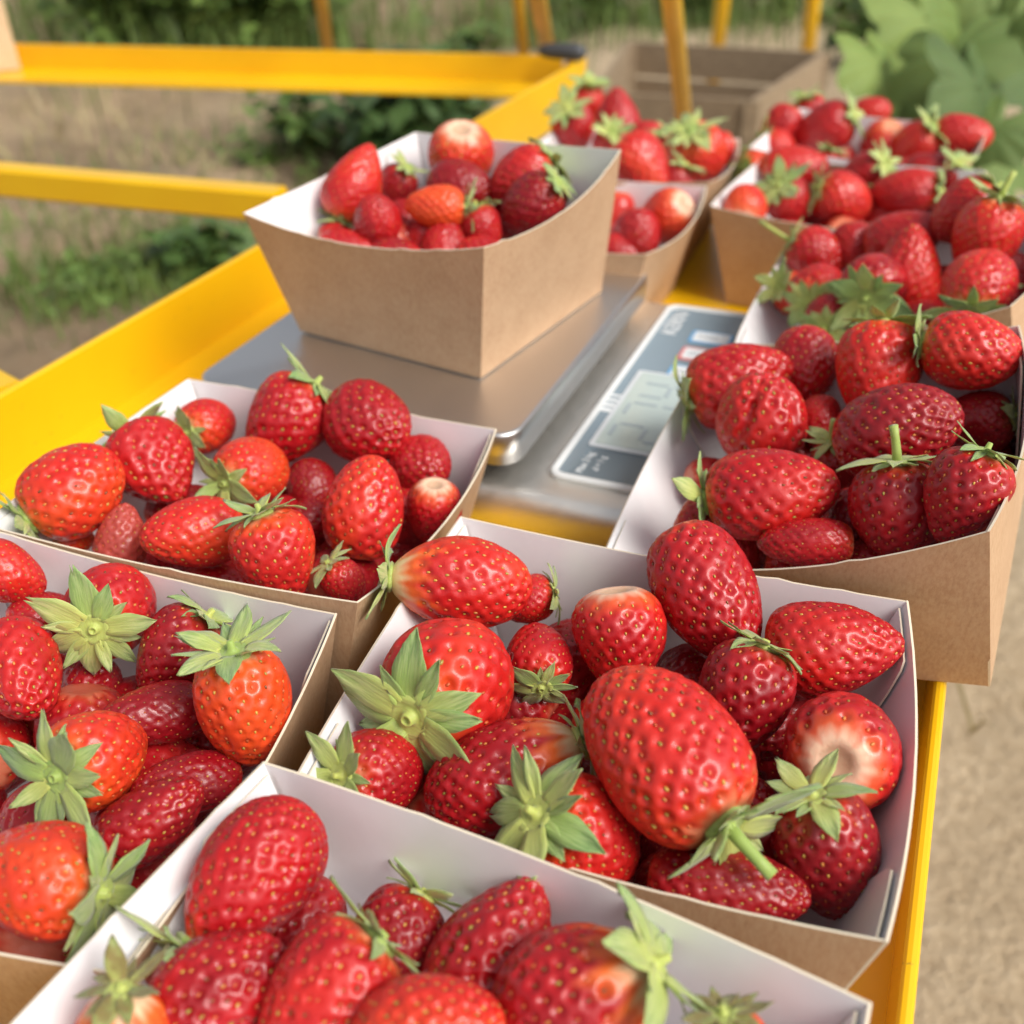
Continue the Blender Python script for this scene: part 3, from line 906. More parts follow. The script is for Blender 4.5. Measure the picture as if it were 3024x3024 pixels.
def berry_meshes(w, L, shape, seed, tone, cap, px, dusty):
    r = rand(seed+5000)
    nu = int(np.clip(px*1.25, 84, 176)); nv = int(nu*.70)
    P, th, ph = berry_surface(w, L, shape, seed, nu, nv)
    # normals by finite differences
    dph = np.roll(P, -1, 1) - np.roll(P, 1, 1)
    dth = np.gradient(P, axis=0)
    N = np.cross(dth, dph); ln = np.linalg.norm(N, axis=-1, keepdims=True)
    N = N/np.maximum(ln, 1e-12)
    N[0] = (0, 0, 1); N[-1] = (0, 0, -1)
    if (N[nv//2]*P[nv//2]).sum() < 0: N = -N; N[0] = (0, 0, 1); N[-1] = (0, 0, -1)
    # seeds spread evenly over the surface in spirals
    sp = w*r.uniform(.122, .158)*(1.05 if w < .022 else 1)
    ring = np.linalg.norm(np.diff(P, axis=0), axis=-1).mean(1)
    radm = np.linalg.norm(P[..., :2], axis=-1).mean(1)
    area = np.concatenate([[0], np.cumsum(ring*(radm[1:]+radm[:-1])/2)])*2*math.pi
    n = int(area[-1]/(sp*sp*.87))
    crowd = np.gradient(area)*(1 + .9*(th[:, 0]/math.pi)**3); crowd = np.cumsum(crowd); crowd /= crowd[-1]
    ts = np.interp((np.arange(n)+.5)/n, crowd, th[:, 0])
    t_lo = .62 if cap == 'hull' else (1.0 if shape == 'neck' else .42)
    fs = np.arange(n)*2.39996 + r.normal(0, .05, n)
    ts = ts + r.normal(0, .018, n)
    keep = (ts > t_lo) & (ts < 3.08)
    ts, fs = ts[keep], fs[keep]
    S = shape_at(w, L, shape, seed, ts[None, :], fs[None, :])[0]
    e = .004
    S2 = shape_at(w, L, shape, seed, ts[None, :]+e, fs[None, :])[0]; S3 = shape_at(w, L, shape, seed, ts[None, :], fs[None, :]+e)[0]
    tan = S2-S; tan /= np.linalg.norm(tan, axis=1, keepdims=True)
    sn = np.cross(tan, S3-S); sn /= np.linalg.norm(sn, axis=1, keepdims=True)
    if (sn*S).sum() < 0: sn = -sn
    bit = np.cross(sn, tan)
    dep = sp*.22*r.uniform(.45, 1.35, len(S))*(1.15 if tone < .4 else 1.0)
    pv = P.reshape(-1, 3)
    d2 = (pv**2).sum(1)[:, None] + (S**2).sum(1)[None, :] - 2*pv@S.T
    j = d2.argmin(1); q = np.sqrt(np.maximum(d2[np.arange(len(pv)), j], 0))/sp
    well = np.exp(-(q/np.interp(dep[j]/sp, [.08, .3], [.24, .33]))**2.7)
    pillow = .03*sp*np.clip((q-.3)/.35, 0, 1)
    disp = -dep[j]*well + pillow
    # hull scar: shallow pit
    fl = np.ones(len(pv))
    tv = th.reshape(-1); pvh = ph.reshape(-1)
    if cap == 'hull':
        disp = disp - .035*w*np.exp(-(tv/.17)**2) + .012*w*np.exp(-((tv-.3)/.12)**2)
    pv = pv + N.reshape(-1, 3)*disp[:, None]
    # colours of the fruit itself
    v1, v2 = r.normal(0, 1, 3), r.normal(0, 1, 3)
    nn = N.reshape(-1, 3)
    tt = tone + .11*np.sin(2.2*nn@v1 + r.uniform(0, 6)) + .06*np.sin(5*nn@v2 + r.uniform(0, 6))
    tt = tt + (.18 if shape != 'neck' else .3)*np.exp(-(tv/.7)**2)
    C = tone_col(tt)
    jag = .06*np.sin(pvh*9 + seed) + .05*np.sin(pvh*17 + 2*seed) + .04*np.sin(pvh*5)
    def blend(C, col, k):
        return C*(1-k[:, None]) + np.array(col)*k[:, None]
    if cap == 'hull':
        C = blend(C, (.80, .14, .04), np.clip((.92+.7*jag-tv)/.45, 0, 1)*.85)
        C = blend(C, (.86, .58, .40), np.clip((.56+.6*jag-tv)/.26, 0, 1)*.95)
        C = blend(C, (.60, .38, .24), np.clip((.22+.1*jag-tv)/.05, 0, 1)*.9)
    elif shape == 'neck':
        C = blend(C, (.82, .16, .025), np.clip((1.22+1.6*jag-tv)/.4, 0, 1)*.9)
        C = blend(C, (.84, .56, .33), np.clip((.86+jag-tv)/.25, 0, 1))
    else:
        k = (.15 + .5*tone)*r.uniform(.6, 1.1)
        C = blend(C, (.82, .17, .03), np.clip((.8+1.2*jag-tv)/.4, 0, 1)*k)
        C = blend(C, (.84, .55, .32), np.clip((.50+jag-tv)/.2, 0, 1)*k)
    if dusty:
        C = blend(C, (.45, .16, .11), np.full(len(pv), .35))
    i = np.arange((nv+1)*nu).reshape(nv+1, nu)
    F = np.stack([i[:-1], np.roll(i[:-1], -1, 1), np.roll(i[1:], -1, 1), i[1:]], -1).reshape(-1, 4)
    F = F[:, ::-1]
    a = pv[F[nu*5]]; nrmf = np.cross(a[1]-a[0], a[2]-a[0])
    if nrmf@a.mean(0) < 0: F = F[:, ::-1]
    me = mesh('flesh', pv, np.ascontiguousarray(F), [FLESH], True)
    color_attr(me, C)
    # seed kernels
    hi = px > 62
    if hi:
        angs = np.arange(6)*math.pi/3
        tv_ = [(1., 0, 0)] + [(.45, .8*math.cos(a_), .8*math.sin(a_)) for a_ in angs] + [(-.5, .95*math.cos(a_), .95*math.sin(a_)) for a_ in angs] + [(-1, 0, 0)]
        tf = [(0, 1+k, 1+(k+1) % 6) for k in range(6)] + [(1+k, 7+k, 7+(k+1) % 6) for k in range(6)] + [(1+k, 7+(k+1) % 6, 1+(k+1) % 6) for k in range(6)] + [(13, 7+(k+1) % 6, 7+k) for k in range(6)]
    else:
        tv_ = [(1, 0, 0), (0, 1, 0), (0, 0, 1), (0, -1, 0), (0, 0, -1), (-1, 0, 0)]
        tf = [(0, 1, 2), (0, 2, 3), (0, 3, 4), (0, 4, 1), (5, 2, 1), (5, 3, 2), (5, 4, 3), (5, 1, 4)]
    tv_ = np.array(tv_); tf = np.array(tf)
    ls = np.clip(sp*.165, .0005, .00095)*r.uniform(.85, 1.15, len(S))
    ctr = S - sn*(dep*.78)[:, None]
    SV = ctr[:, None] + tv_[None, :, 0, None]*(tan*ls[:, None])[:, None] + tv_[None, :, 1, None]*(bit*ls[:, None]*.62)[:, None] + tv_[None, :, 2, None]*(sn*ls[:, None]*.55)[:, None]
    SF = tf[None] + (np.arange(len(S))*len(tv_))[:, None, None]
    sm = mesh('seeds', SV.reshape(-1, 3), np.ascontiguousarray(SF.reshape(-1, 3)), [SEED], True)
    pal = np.array([(.55, .34, .06), (.60, .22, .045), (.56, .11, .03), (.36, .28, .05), (.22, .07, .02)])
    pr = np.array([.26, .32, .24, .10, .08]) if tone > .45 else np.array([.08, .26, .46, .06, .14])
    SC = pal[r.choice(5, len(S), p=pr/pr.sum())]*r.uniform(.8, 1.15, (len(S), 1))
    color_attr(sm, np.repeat(SC, len(tv_), 0))
    return me, sm

def sepal_mesh(seed):
    """pointed leaf lobe of unit length along +X, thin but solid"""
    r = rand(seed)
    ns, nw = 9, 4
    wid = r.uniform(.18, .26); up = r.uniform(-.02, .3); curl = r.uniform(-.18, .38); twist = r.uniform(-.35, .35); side = r.uniform(-.12, .12)
    bif = seed % 3 == 0
    top = []
    for i in range(ns+1):
        s = i/ns
        ww = wid*(.62 + .38*math.sin(min(1, s/.45)*math.pi/2))*(1 - max(0, (s-.42)/.58)**1.55)
        ww = max(ww, .006) + .006*math.sin(i*2.3+seed)
        for j in range(nw+1):
            q = (j/nw-.5)*2
            x, y = s, q*ww + side*s*s
            if bif and s > .75:
                x = s - .16*(1-abs(q))*(s-.75)/.25
                y = q*max(ww, wid*.45*(1.25-s)) + side*s*s
            z = up*s - curl*s*s + .10*wid*4*abs(q)*(.3+.7*s)*(1-s*.5) + twist*q*ww*s + .01*math.sin(s*9+seed+q*2)
            top.append((x, y, z))
    top = np.array(top); n = len(top)
    botm = top - np.array([0, 0, .014])
    V = np.vstack([top, botm]); ix = lambda i, j: i*(nw+1)+j
    F = []
    for i in range(ns):
        for j in range(nw):
            F.append((ix(i, j), ix(i+1, j), ix(i+1, j+1), ix(i, j+1)))
            F.append((n+ix(i, j), n+ix(i, j+1), n+ix(i+1, j+1), n+ix(i+1, j)))
        F.append((ix(i, 0), n+ix(i, 0), n+ix(i+1, 0), ix(i+1, 0)))
        F.append((ix(i+1, nw), n+ix(i+1, nw), n+ix(i, nw), ix(i, nw)))
    for j in range(nw):
        F.append((ix(ns, j), n+ix(ns, j), n+ix(ns, j+1), ix(ns, j+1)))
        F.append((ix(0, j+1), n+ix(0, j+1), n+ix(0, j), ix(0, j)))
    me = mesh('sepal', V, np.array(F), [LEAF], True)
    al = np.clip(V[:, 0]/.75, 0, 1)
    color_attr(me, np.repeat(al[:, None], 3, 1), 'along')
    return me
SEPALS = [sepal_mesh(k) for k in range(24)]
SEPALS_DRY = []
for m_ in SEPALS[:5]:
    c_ = m_.copy(); c_.materials.clear(); c_.materials.append(LEAF_DRY); SEPALS_DRY.append(c_)

def crown_mesh(stub):
    prof = [(0, .02), (.02, .022), (.028, .05), (.042, .048), (.05, .0), (.075, -.012), (.11, .008), (.145, .004), (.175, -.03), (.15, -.06), (0, -.06)]
    if stub:
        prof = [(0, .10), (.022, .10), (.03, .092), (.036, .03), (.05, .004)] + prof[5:]
    n = 18; V, F = [], []
    for i, (a, z) in enumerate(prof):
        for k in range(n):
            an = 2*math.pi*k/n; rr = a*(1 + (.10*math.sin(5*an) if .09 < a < .18 else .02*math.sin(3*an)))
            V.append((rr*math.cos(an), rr*math.sin(an), z))
    for i in range(len(prof)-1):
        for k in range(n):
            F.append((i*n+k, (i+1)*n+k, (i+1)*n+(k+1) % n, i*n+(k+1) % n))
    me = mesh('calyx', V, np.array(F), [LEAF], True)
    al = np.clip((np.hypot(*np.array(V)[:, :2].T)-.02)/.5, 0, .35)
    color_attr(me, np.repeat(al[:, None], 3, 1), 'along')
    return me
CROWNS = [crown_mesh(False), crown_mesh(True)]

LOW = {}
def build_berry(row, k):
    (pos, ax, w, ratio, tone, cap, shape, extra, px, label, group) = row
    r = rand(900+k)
    L = w*ratio
    q = Vector(ax).to_track_quat('Z', 'Y') @ Quaternion((0, 0, 1), r.uniform(0, 6.28))
    root = tag(obj('strawberry', None, loc=pos, rot=q), label, 'strawberry', group)
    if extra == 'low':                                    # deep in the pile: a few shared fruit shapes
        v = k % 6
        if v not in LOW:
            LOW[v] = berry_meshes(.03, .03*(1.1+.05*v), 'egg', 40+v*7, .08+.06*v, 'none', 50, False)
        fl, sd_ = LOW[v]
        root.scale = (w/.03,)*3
    else:
        fl, sd_ = berry_meshes(w, L, shape, 40+k*7, tone, cap, px, extra == 'dusty')
    obj('flesh', fl, root)
    so = obj('seeds', sd_, root); so['kind'] = 'stuff'
    if cap != 'leaf':
        return
    big = extra == 'big'
    zc = L/2*.955
    sc = max(w*(1.15 if big else 1.04)*(1.2 if px < 48 else 1.)*(.95 if shape == 'neck' else 1.), .020)
    crown = obj('calyx', CROWNS[1 if r.uniform() < .45 else 0], root, (0, 0, zc + .03*w), None, (sc, sc, sc))
    n = int(r.integers(12, 15)) if big else int(r.integers(10, 13))
    lift = r.uniform(-.22, .22) + (.2 if shape == 'neck' else 0)
    pool = SEPALS_DRY if extra == 'brown' else SEPALS
    for i in range(n):
        a = 2*math.pi*(i + r.uniform(-.22, .22))/n
        small = i % 2 == 1
        ln = r.uniform(.26, .38) if small else r.uniform(.34, .52)
        if big: ln *= 1.1
        el = max(lift + r.uniform(-.32, .24) - (.1 if small else 0), -.2)
        me = pool[int(r.integers(0, len(pool)))]
        qq = Quaternion((0, 0, 1), a) @ Quaternion((0, 1, 0), -el)
        wsc = r.uniform(.85, 1.25)*(.8 if small else 1)
        obj('sepal', me, crown, (math.cos(a)*.10, math.sin(a)*.10, -.016 if small else .0), qq, (ln, ln*wsc, ln*r.uniform(.7, 1.2)))
    if extra in ('stem', 'longstem'):
        b1, b2 = r.uniform(-.25, .25), r.uniform(-.25, .25)
        ls = (.40 if extra == 'stem' else .75)*w
        pts = [(0, 0, zc-.01*w), (b1*ls*.1, b2*ls*.1, zc+ls*.35), (b1*ls*.5, b2*ls*.5, zc+ls*.7), (b1*ls, b2*ls, zc+ls)]
        st = tube('stem', pts, [k_*max(w, .026) for k_ in (.055, .046, .043, .047)], [LEAF], 10)
        color_attr(st, np.full((len(st.vertices), 3), .15), 'along')
        obj('stem', st, root)

BERRIES = [
    ((-0.0791, 0.5688, 0.1244), (-0.441, -0.305, -0.844), 0.0308, 1.42, 0.55, 'leaf', 'cone', '-', 57, 'bright red strawberry, cap downward, leftmost in back row, tray on the scale', 'strawberries in the tray on the scale'),
    ((-0.0619, 0.6002, 0.1109), (0.555, -0.056, 0.830), 0.0228, 1.30, 0.10, 'leaf', 'egg', '-', 39, 'deep red strawberry, cap upward, second from left in middle row, tray on the scale', 'strawberries in the tray on the scale'),
    ((-0.0242, 0.6112, 0.1247), (0.086, -0.389, 0.917), 0.0368, 1.10, 0.80, 'hull', 'egg', '-', 64, 'orange-red strawberry, white hull scar, second from left in back row, tray on the scale', 'strawberries in the tray on the scale'),
    ((-0.0238, 0.5824, 0.1169), (-0.905, 0.421, 0.058), 0.0292, 1.35, 0.00, 'none', 'egg', '-', 52, 'deep red strawberry, leafless side, third from left in back row, tray on the scale', 'strawberries in the tray on the scale'),
    ((0.0105, 0.5780, 0.1207), (0.841, 0.050, 0.539), 0.0328, 1.25, 0.35, 'leaf', 'egg', '-', 59, 'red strawberry, cap right, rightmost in back row, tray on the scale', 'strawberries in the tray on the scale'),
    ((0.0149, 0.5520, 0.1147), (0.706, -0.198, 0.680), 0.0306, 1.30, 0.00, 'leaf', 'egg', '-', 57, 'deep red strawberry, cap right, rightmost in middle row, tray on the scale', 'strawberries in the tray on the scale'),
    ((-0.0354, 0.5423, 0.1186), (0.998, -0.042, -0.050), 0.0217, 1.50, 0.90, 'leaf', 'egg', '-', 41, 'orange-red strawberry, cap right, third from left in middle row, tray on the scale', 'strawberries in the tray on the scale'),
    ((-0.0660, 0.5412, 0.1125), (0.017, 0.382, -0.924), 0.0261, 1.15, 0.30, 'none', 'egg', '-', 49, 'red strawberry, leafless side, leftmost in middle row, tray on the scale', 'strawberries in the tray on the scale'),
    ((-0.0388, 0.5507, 0.1023), (-0.952, -0.075, -0.296), 0.0220, 1.55, 0.30, 'none', 'egg', '-', 40, 'red strawberry, leafless side, second from left in front row, tray on the scale', 'strawberries in the tray on the scale'),
    ((-0.0110, 0.5402, 0.1045), (-0.235, 0.309, 0.922), 0.0210, 1.40, 0.35, 'leaf', 'cone', '-', 39, 'red strawberry, cap upward, rightmost in front row, tray on the scale', 'strawberries in the tray on the scale'),
    ((-0.0906, 0.5546, 0.0989), (-0.988, -0.136, 0.075), 0.0180, 1.20, 0.30, 'none', 'egg', '-', 33, 'red strawberry, leafless side, leftmost in front row, tray on the scale', 'strawberries in the tray on the scale'),
    ((-0.1687, 0.3426, 0.0750), (-0.780, -0.559, -0.281), 0.0342, 1.20, 0.75, 'leaf', 'round', '-', 88, 'orange-red strawberry, cap left, leftmost in middle row, tray before the scale', 'strawberries in the tray before the scale'),
    ((-0.1456, 0.3678, 0.0692), (-0.588, 0.707, 0.393), 0.0344, 1.12, 0.35, 'leaf', 'cone', '-', 84, 'red strawberry, cap upward, leftmost in back row, tray before the scale', 'strawberries in the tray before the scale'),
    ((-0.1366, 0.4174, 0.0612), (-0.403, -0.884, 0.235), 0.0246, 1.20, 0.60, 'leaf', 'egg', '-', 54, 'bright red strawberry, leafy cap foremost, second from left in back row, tray before the scale', 'strawberries in the tray before the scale'),
    ((-0.0999, 0.4071, 0.0657), (0.640, 0.411, 0.649), 0.0362, 1.30, 0.40, 'leaf', 'cone', '-', 81, 'red strawberry, cap upward, fourth from left in back row, tray before the scale', 'strawberries in the tray before the scale'),
    ((-0.0608, 0.3992, 0.0694), (-0.744, 0.664, -0.065), 0.0356, 1.20, 0.30, 'none', 'egg', '-', 81, 'red strawberry, leafless side, fifth from left in back row, tray before the scale', 'strawberries in the tray before the scale'),
    ((-0.1060, 0.3665, 0.0672), (-0.458, -0.869, 0.189), 0.0290, 1.15, 0.75, 'leaf', 'round', '-', 70, 'orange-red strawberry, leafy cap foremost, third from left in back row, tray before the scale', 'strawberries in the tray before the scale'),
    ((-0.1185, 0.3206, 0.0692), (0.847, 0.471, -0.249), 0.0272, 1.42, 0.70, 'none', 'lumpy', '-', 73, 'bright red strawberry, leafless side, third from left in front row, tray before the scale', 'strawberries in the tray before the scale'),
    ((-0.0832, 0.2999, 0.0712), (-0.287, 0.313, 0.905), 0.0294, 1.20, 0.60, 'leaf', 'cone', '-', 83, 'bright red strawberry, cap upward, fourth from left in front row, tray before the scale', 'strawberries in the tray before the scale'),
    ((-0.1498, 0.3304, 0.0612), (-0.231, -0.467, -0.854), 0.0202, 1.30, 0.40, 'none', 'cone', 'dusty', 52, 'red strawberry, leafless side, second from left in front row, tray before the scale', 'strawberries in the tray before the scale'),
    ((-0.0872, 0.3864, 0.0452), (-0.066, 0.881, 0.468), 0.0222, 1.20, 0.00, 'none', 'egg', '-', 50, 'deep red strawberry, leafless side, third from left in middle row, tray before the scale', 'strawberries in the tray before the scale'),
    ((-0.0573, 0.3366, 0.0672), (-0.216, -0.441, -0.871), 0.0316, 1.32, 0.65, 'none', 'lumpy', '-', 81, 'bright red strawberry, leafless side, fourth from left in middle row, tray before the scale', 'strawberries in the tray before the scale'),
    ((-0.0380, 0.3851, 0.0552), (-0.555, 0.819, -0.144), 0.0267, 1.05, 0.30, 'none', 'lumpy', '-', 62, 'red strawberry, leafless side, rightmost in back row, tray before the scale', 'strawberries in the tray before the scale'),
    ((-0.0314, 0.3525, 0.0532), (0.063, 0.015, 0.998), 0.0229, 1.30, 0.30, 'hull', 'egg', '-', 56, 'red strawberry, white hull scar, rightmost in middle row, tray before the scale', 'strawberries in the tray before the scale'),
    ((-0.0827, 0.3488, 0.0512), (0.564, 0.819, 0.102), 0.0188, 1.20, 0.10, 'none', 'egg', '-', 46, 'deep red strawberry, leafless side, second from left in middle row, tray before the scale', 'strawberries in the tray before the scale'),
    ((-0.1736, 0.3407, 0.0532), (-0.734, -0.543, 0.409), 0.0132, 1.20, 0.80, 'none', 'egg', '-', 33, 'orange-red strawberry, leafless side, leftmost in front row, tray before the scale', 'strawberries in the tray before the scale'),
    ((-0.0609, 0.2978, 0.0612), (-0.522, 0.103, 0.847), 0.0158, 1.20, 0.35, 'leaf', 'egg', '-', 44, 'red strawberry, cap upward, rightmost in front row, tray before the scale', 'strawberries in the tray before the scale'),
    ((-0.1769, 0.2939, 0.0719), (-0.825, -0.085, 0.559), 0.0209, 1.35, 0.55, 'none', 'egg', '-', 59, 'bright red strawberry, leafless side, leftmost in back row, tray at left edge', 'strawberries in the tray at left edge'),
    ((-0.1669, 0.2888, 0.0572), (-0.944, -0.243, -0.222), 0.0180, 1.25, 0.20, 'none', 'egg', '-', 50, 'deep red strawberry, leafless side, second from left in back row, tray at left edge', 'strawberries in the tray at left edge'),
    ((-0.1364, 0.2772, 0.0684), (0.056, -0.958, 0.280), 0.0299, 1.15, 0.45, 'leaf', 'round', 'big', 88, 'red strawberry, leafy cap foremost, third from left in back row, tray at left edge', 'strawberries in the tray at left edge'),
    ((-0.1576, 0.2501, 0.0652), (-0.497, 0.811, 0.308), 0.0267, 1.35, 0.35, 'none', 'lumpy', '-', 84, 'red strawberry, leafless side, leftmost in middle row, tray at left edge', 'strawberries in the tray at left edge'),
    ((-0.1122, 0.2618, 0.0612), (0.676, 0.483, 0.556), 0.0259, 1.25, 0.05, 'leaf', 'cone', '-', 78, 'deep red strawberry, cap upward, rightmost in back row, tray at left edge', 'strawberries in the tray at left edge'),
    ((-0.0815, 0.2299, 0.0672), (-0.070, 0.144, 0.987), 0.0290, 1.38, 0.95, 'leaf', 'egg', 'big', 96, 'orange-red strawberry, leafy cap foremost, rightmost in middle row, tray at left edge', 'strawberries in the tray at left edge'),
    ((-0.1125, 0.2357, 0.0591), (0.819, 0.500, -0.280), 0.0188, 1.90, 0.10, 'none', 'egg', '-', 60, 'deep red strawberry, leafless side, third from left in middle row, tray at left edge', 'strawberries in the tray at left edge'),
    ((-0.1204, 0.2133, 0.0654), (-0.333, -0.841, 0.426), 0.0281, 1.25, 0.80, 'leaf', 'cone', 'big', 97, 'orange-red strawberry, leafy cap foremost, second from left in front row, tray at left edge', 'strawberries in the tray at left edge'),
    ((-0.0970, 0.2118, 0.0543), (0.788, 0.507, -0.350), 0.0182, 1.80, 0.05, 'none', 'egg', '-', 62, 'deep red strawberry, leafless side, rightmost in front row, tray at left edge', 'strawberries in the tray at left edge'),
    ((-0.1013, 0.1936, 0.0601), (-0.834, -0.365, -0.413), 0.0204, 1.60, 0.10, 'none', 'lumpy', '-', 74, 'deep red strawberry, leafless side, third from left in front row, tray at left edge', 'strawberries in the tray at left edge'),
    ((-0.1210, 0.1689, 0.0692), (0.965, -0.259, -0.043), 0.0285, 1.25, 0.80, 'leaf', 'egg', 'big', 113, 'orange-red strawberry, cap right, leftmost in front row, tray at left edge', 'strawberries in the tray at left edge'),
    ((-0.1440, 0.2631, 0.0432), (-0.157, 0.864, 0.479), 0.0207, 1.20, 0.00, 'none', 'egg', '-', 60, 'deep red strawberry, leafless side, second from left in middle row, tray at left edge', 'strawberries in the tray at left edge'),
    ((-0.0182, 0.2809, 0.0727), (-0.992, -0.009, 0.129), 0.0303, 1.62, 0.60, 'leaf', 'neck', '-', 89, 'bright red strawberry, cap left, leftmost in back row, front centre tray', 'strawberries in the front centre tray'),
    ((0.0040, 0.2871, 0.0592), (0.968, 0.067, 0.241), 0.0167, 1.30, 0.45, 'leaf', 'egg', '-', 47, 'red strawberry, cap right, second from left in back row, front centre tray', 'strawberries in the front centre tray'),
    ((-0.0209, 0.2377, 0.0672), (-0.439, -0.866, 0.238), 0.0401, 1.15, 0.60, 'leaf', 'round', 'big', 130, 'bright red strawberry, leafy cap foremost, second from left in middle row, front centre tray', 'strawberries in the front centre tray'),
    ((0.0074, 0.2593, 0.0572), (0.025, -0.998, -0.056), 0.0222, 1.25, 0.40, 'leaf', 'egg', '-', 67, 'red strawberry, leafy cap foremost, third from left in back row, front centre tray', 'strawberries in the front centre tray'),
    ((0.0343, 0.2587, 0.0632), (-0.067, 0.489, 0.870), 0.0314, 1.15, 0.50, 'hull', 'cone', '-', 96, 'bright red strawberry, white hull scar, fourth from left in back row, front centre tray', 'strawberries in the front centre tray'),
    ((0.0637, 0.2714, 0.0732), (-0.376, 0.769, 0.518), 0.0337, 1.50, 0.30, 'none', 'egg', '-', 101, 'red strawberry, leafless side, fifth from left in back row, front centre tray', 'strawberries in the front centre tray'),
    ((0.1001, 0.2488, 0.0672), (-0.908, 0.308, -0.284), 0.0314, 1.38, 0.40, 'none', 'cone', '-', 99, 'red strawberry, leafless side, rightmost in back row, front centre tray', 'strawberries in the front centre tray'),
    ((0.0677, 0.2300, 0.0632), (0.399, 0.506, 0.765), 0.0295, 1.28, 0.05, 'leaf', 'cone', '-', 97, 'deep red strawberry, cap upward, fourth from left in middle row, front centre tray', 'strawberries in the front centre tray'),
    ((0.0386, 0.1943, 0.0812), (0.524, -0.827, -0.204), 0.0393, 1.33, 0.62, 'leaf', 'round', 'stem', 148, 'bright red strawberry, cap downward, third from left in middle row, front centre tray', 'strawberries in the front centre tray'),
    ((0.0934, 0.2097, 0.0632), (-0.426, -0.741, 0.518), 0.0330, 1.20, 0.40, 'hull', 'egg', '-', 115, 'red strawberry, white hull scar, rightmost in middle row, front centre tray', 'strawberries in the front centre tray'),
    ((-0.0038, 0.2075, 0.0586), (0.927, 0.236, 0.292), 0.0302, 1.62, 0.20, 'leaf', 'neck', '-', 105, 'deep red strawberry, cap right, leftmost in front row, front centre tray', 'strawberries in the front centre tray'),
    ((0.0156, 0.1856, 0.0575), (-0.592, -0.206, 0.779), 0.0320, 1.25, 0.60, 'leaf', 'round', 'big', 118, 'bright red strawberry, leafy cap foremost, second from left in front row, front centre tray', 'strawberries in the front centre tray'),
    ((0.0809, 0.1785, 0.0572), (-0.270, 0.239, 0.933), 0.0270, 1.45, 0.00, 'leaf', 'egg', '-', 101, 'deep red strawberry, leafy cap foremost, rightmost in front row, front centre tray', 'strawberries in the front centre tray'),
    ((0.0531, 0.1704, 0.0552), (-0.951, 0.285, -0.118), 0.0218, 1.95, 0.05, 'none', 'egg', '-', 84, 'deep red strawberry, leafless side, fourth from left in front row, front centre tray', 'strawberries in the front centre tray'),
    ((-0.0408, 0.2103, 0.0582), (-0.567, -0.576, 0.589), 0.0263, 1.20, 0.20, 'leaf', 'egg', '-', 90, 'deep red strawberry, leafy cap foremost, leftmost in middle row, front centre tray', 'strawberries in the front centre tray'),
    ((0.0426, 0.1955, 0.0372), (0.129, 0.981, 0.146), 0.0192, 1.30, 0.00, 'none', 'egg', '-', 66, 'deep red strawberry, leafless side, third from left in front row, front centre tray', 'strawberries in the front centre tray'),
    ((-0.0670, 0.1668, 0.0703), (-0.574, -0.757, -0.312), 0.0286, 1.50, 0.30, 'leaf', 'pear', 'big', 115, 'red strawberry, cap downward, leftmost in back row, nearest tray', 'strawberries in the nearest tray'),
    ((-0.0591, 0.1657, 0.0500), (0.387, 0.915, 0.115), 0.0229, 1.25, 0.05, 'none', 'egg', '-', 88, 'deep red strawberry, leafless side, second from left in back row, nearest tray', 'strawberries in the nearest tray'),
    ((-0.0693, 0.1403, 0.0654), (-0.835, -0.486, -0.258), 0.0255, 1.25, 0.20, 'none', 'lumpy', '-', 110, 'deep red strawberry, leafless side, second from left in middle row, nearest tray', 'strawberries in the nearest tray'),
    ((-0.0332, 0.1570, 0.0532), (0.519, 0.743, 0.423), 0.0233, 1.30, 0.00, 'leaf', 'egg', '-', 93, 'deep red strawberry, cap upward, third from left in back row, nearest tray', 'strawberries in the nearest tray'),
    ((-0.0065, 0.1510, 0.0606), (-0.548, -0.653, -0.522), 0.0291, 1.30, 0.30, 'none', 'cone', '-', 120, 'red strawberry, leafless side, rightmost in back row, nearest tray', 'strawberries in the nearest tray'),
    ((-0.0453, 0.1355, 0.0669), (0.692, 0.632, 0.349), 0.0295, 1.20, 0.45, 'leaf', 'cone', '-', 130, 'red strawberry, cap upward, third from left in middle row, nearest tray', 'strawberries in the nearest tray'),
    ((0.0110, 0.1324, 0.0698), (0.877, 0.103, 0.468), 0.0302, 1.35, 0.25, 'leaf', 'neck', 'big', 136, 'red strawberry, cap right, rightmost in middle row, nearest tray', 'strawberries in the nearest tray'),
    ((-0.0210, 0.1231, 0.0713), (-0.925, -0.106, -0.365), 0.0274, 1.25, 0.75, 'none', 'egg', '-', 128, 'orange-red strawberry, leafless side, second from left in front row, nearest tray', 'strawberries in the nearest tray'),
    ((-0.0880, 0.1265, 0.0673), (0.088, 0.333, 0.939), 0.0217, 1.30, 1.00, 'leaf', 'neck', 'brown', 99, 'orange-red strawberry, leafy cap foremost, leftmost in front row, nearest tray', 'strawberries in the nearest tray'),
    ((0.0442, 0.1206, 0.0632), (-0.166, 0.379, 0.910), 0.0191, 1.30, 1.00, 'leaf', 'egg', 'brown', 88, 'orange-red strawberry, leafy cap foremost, rightmost in front row, nearest tray', 'strawberries in the nearest tray'),
    ((-0.0841, 0.1488, 0.0583), (0.956, 0.137, -0.261), 0.0120, 1.20, 0.10, 'none', 'egg', '-', 49, 'deep red strawberry, leafless side, leftmost in middle row, nearest tray', 'strawberries in the nearest tray'),
    ((0.1032, 0.4162, 0.0758), (-0.935, 0.052, -0.351), 0.0369, 1.35, 0.45, 'leaf', 'cone', '-', 83, 'red strawberry, cap left, leftmost in back row, first tilted tray', 'strawberries in the first tilted tray'),
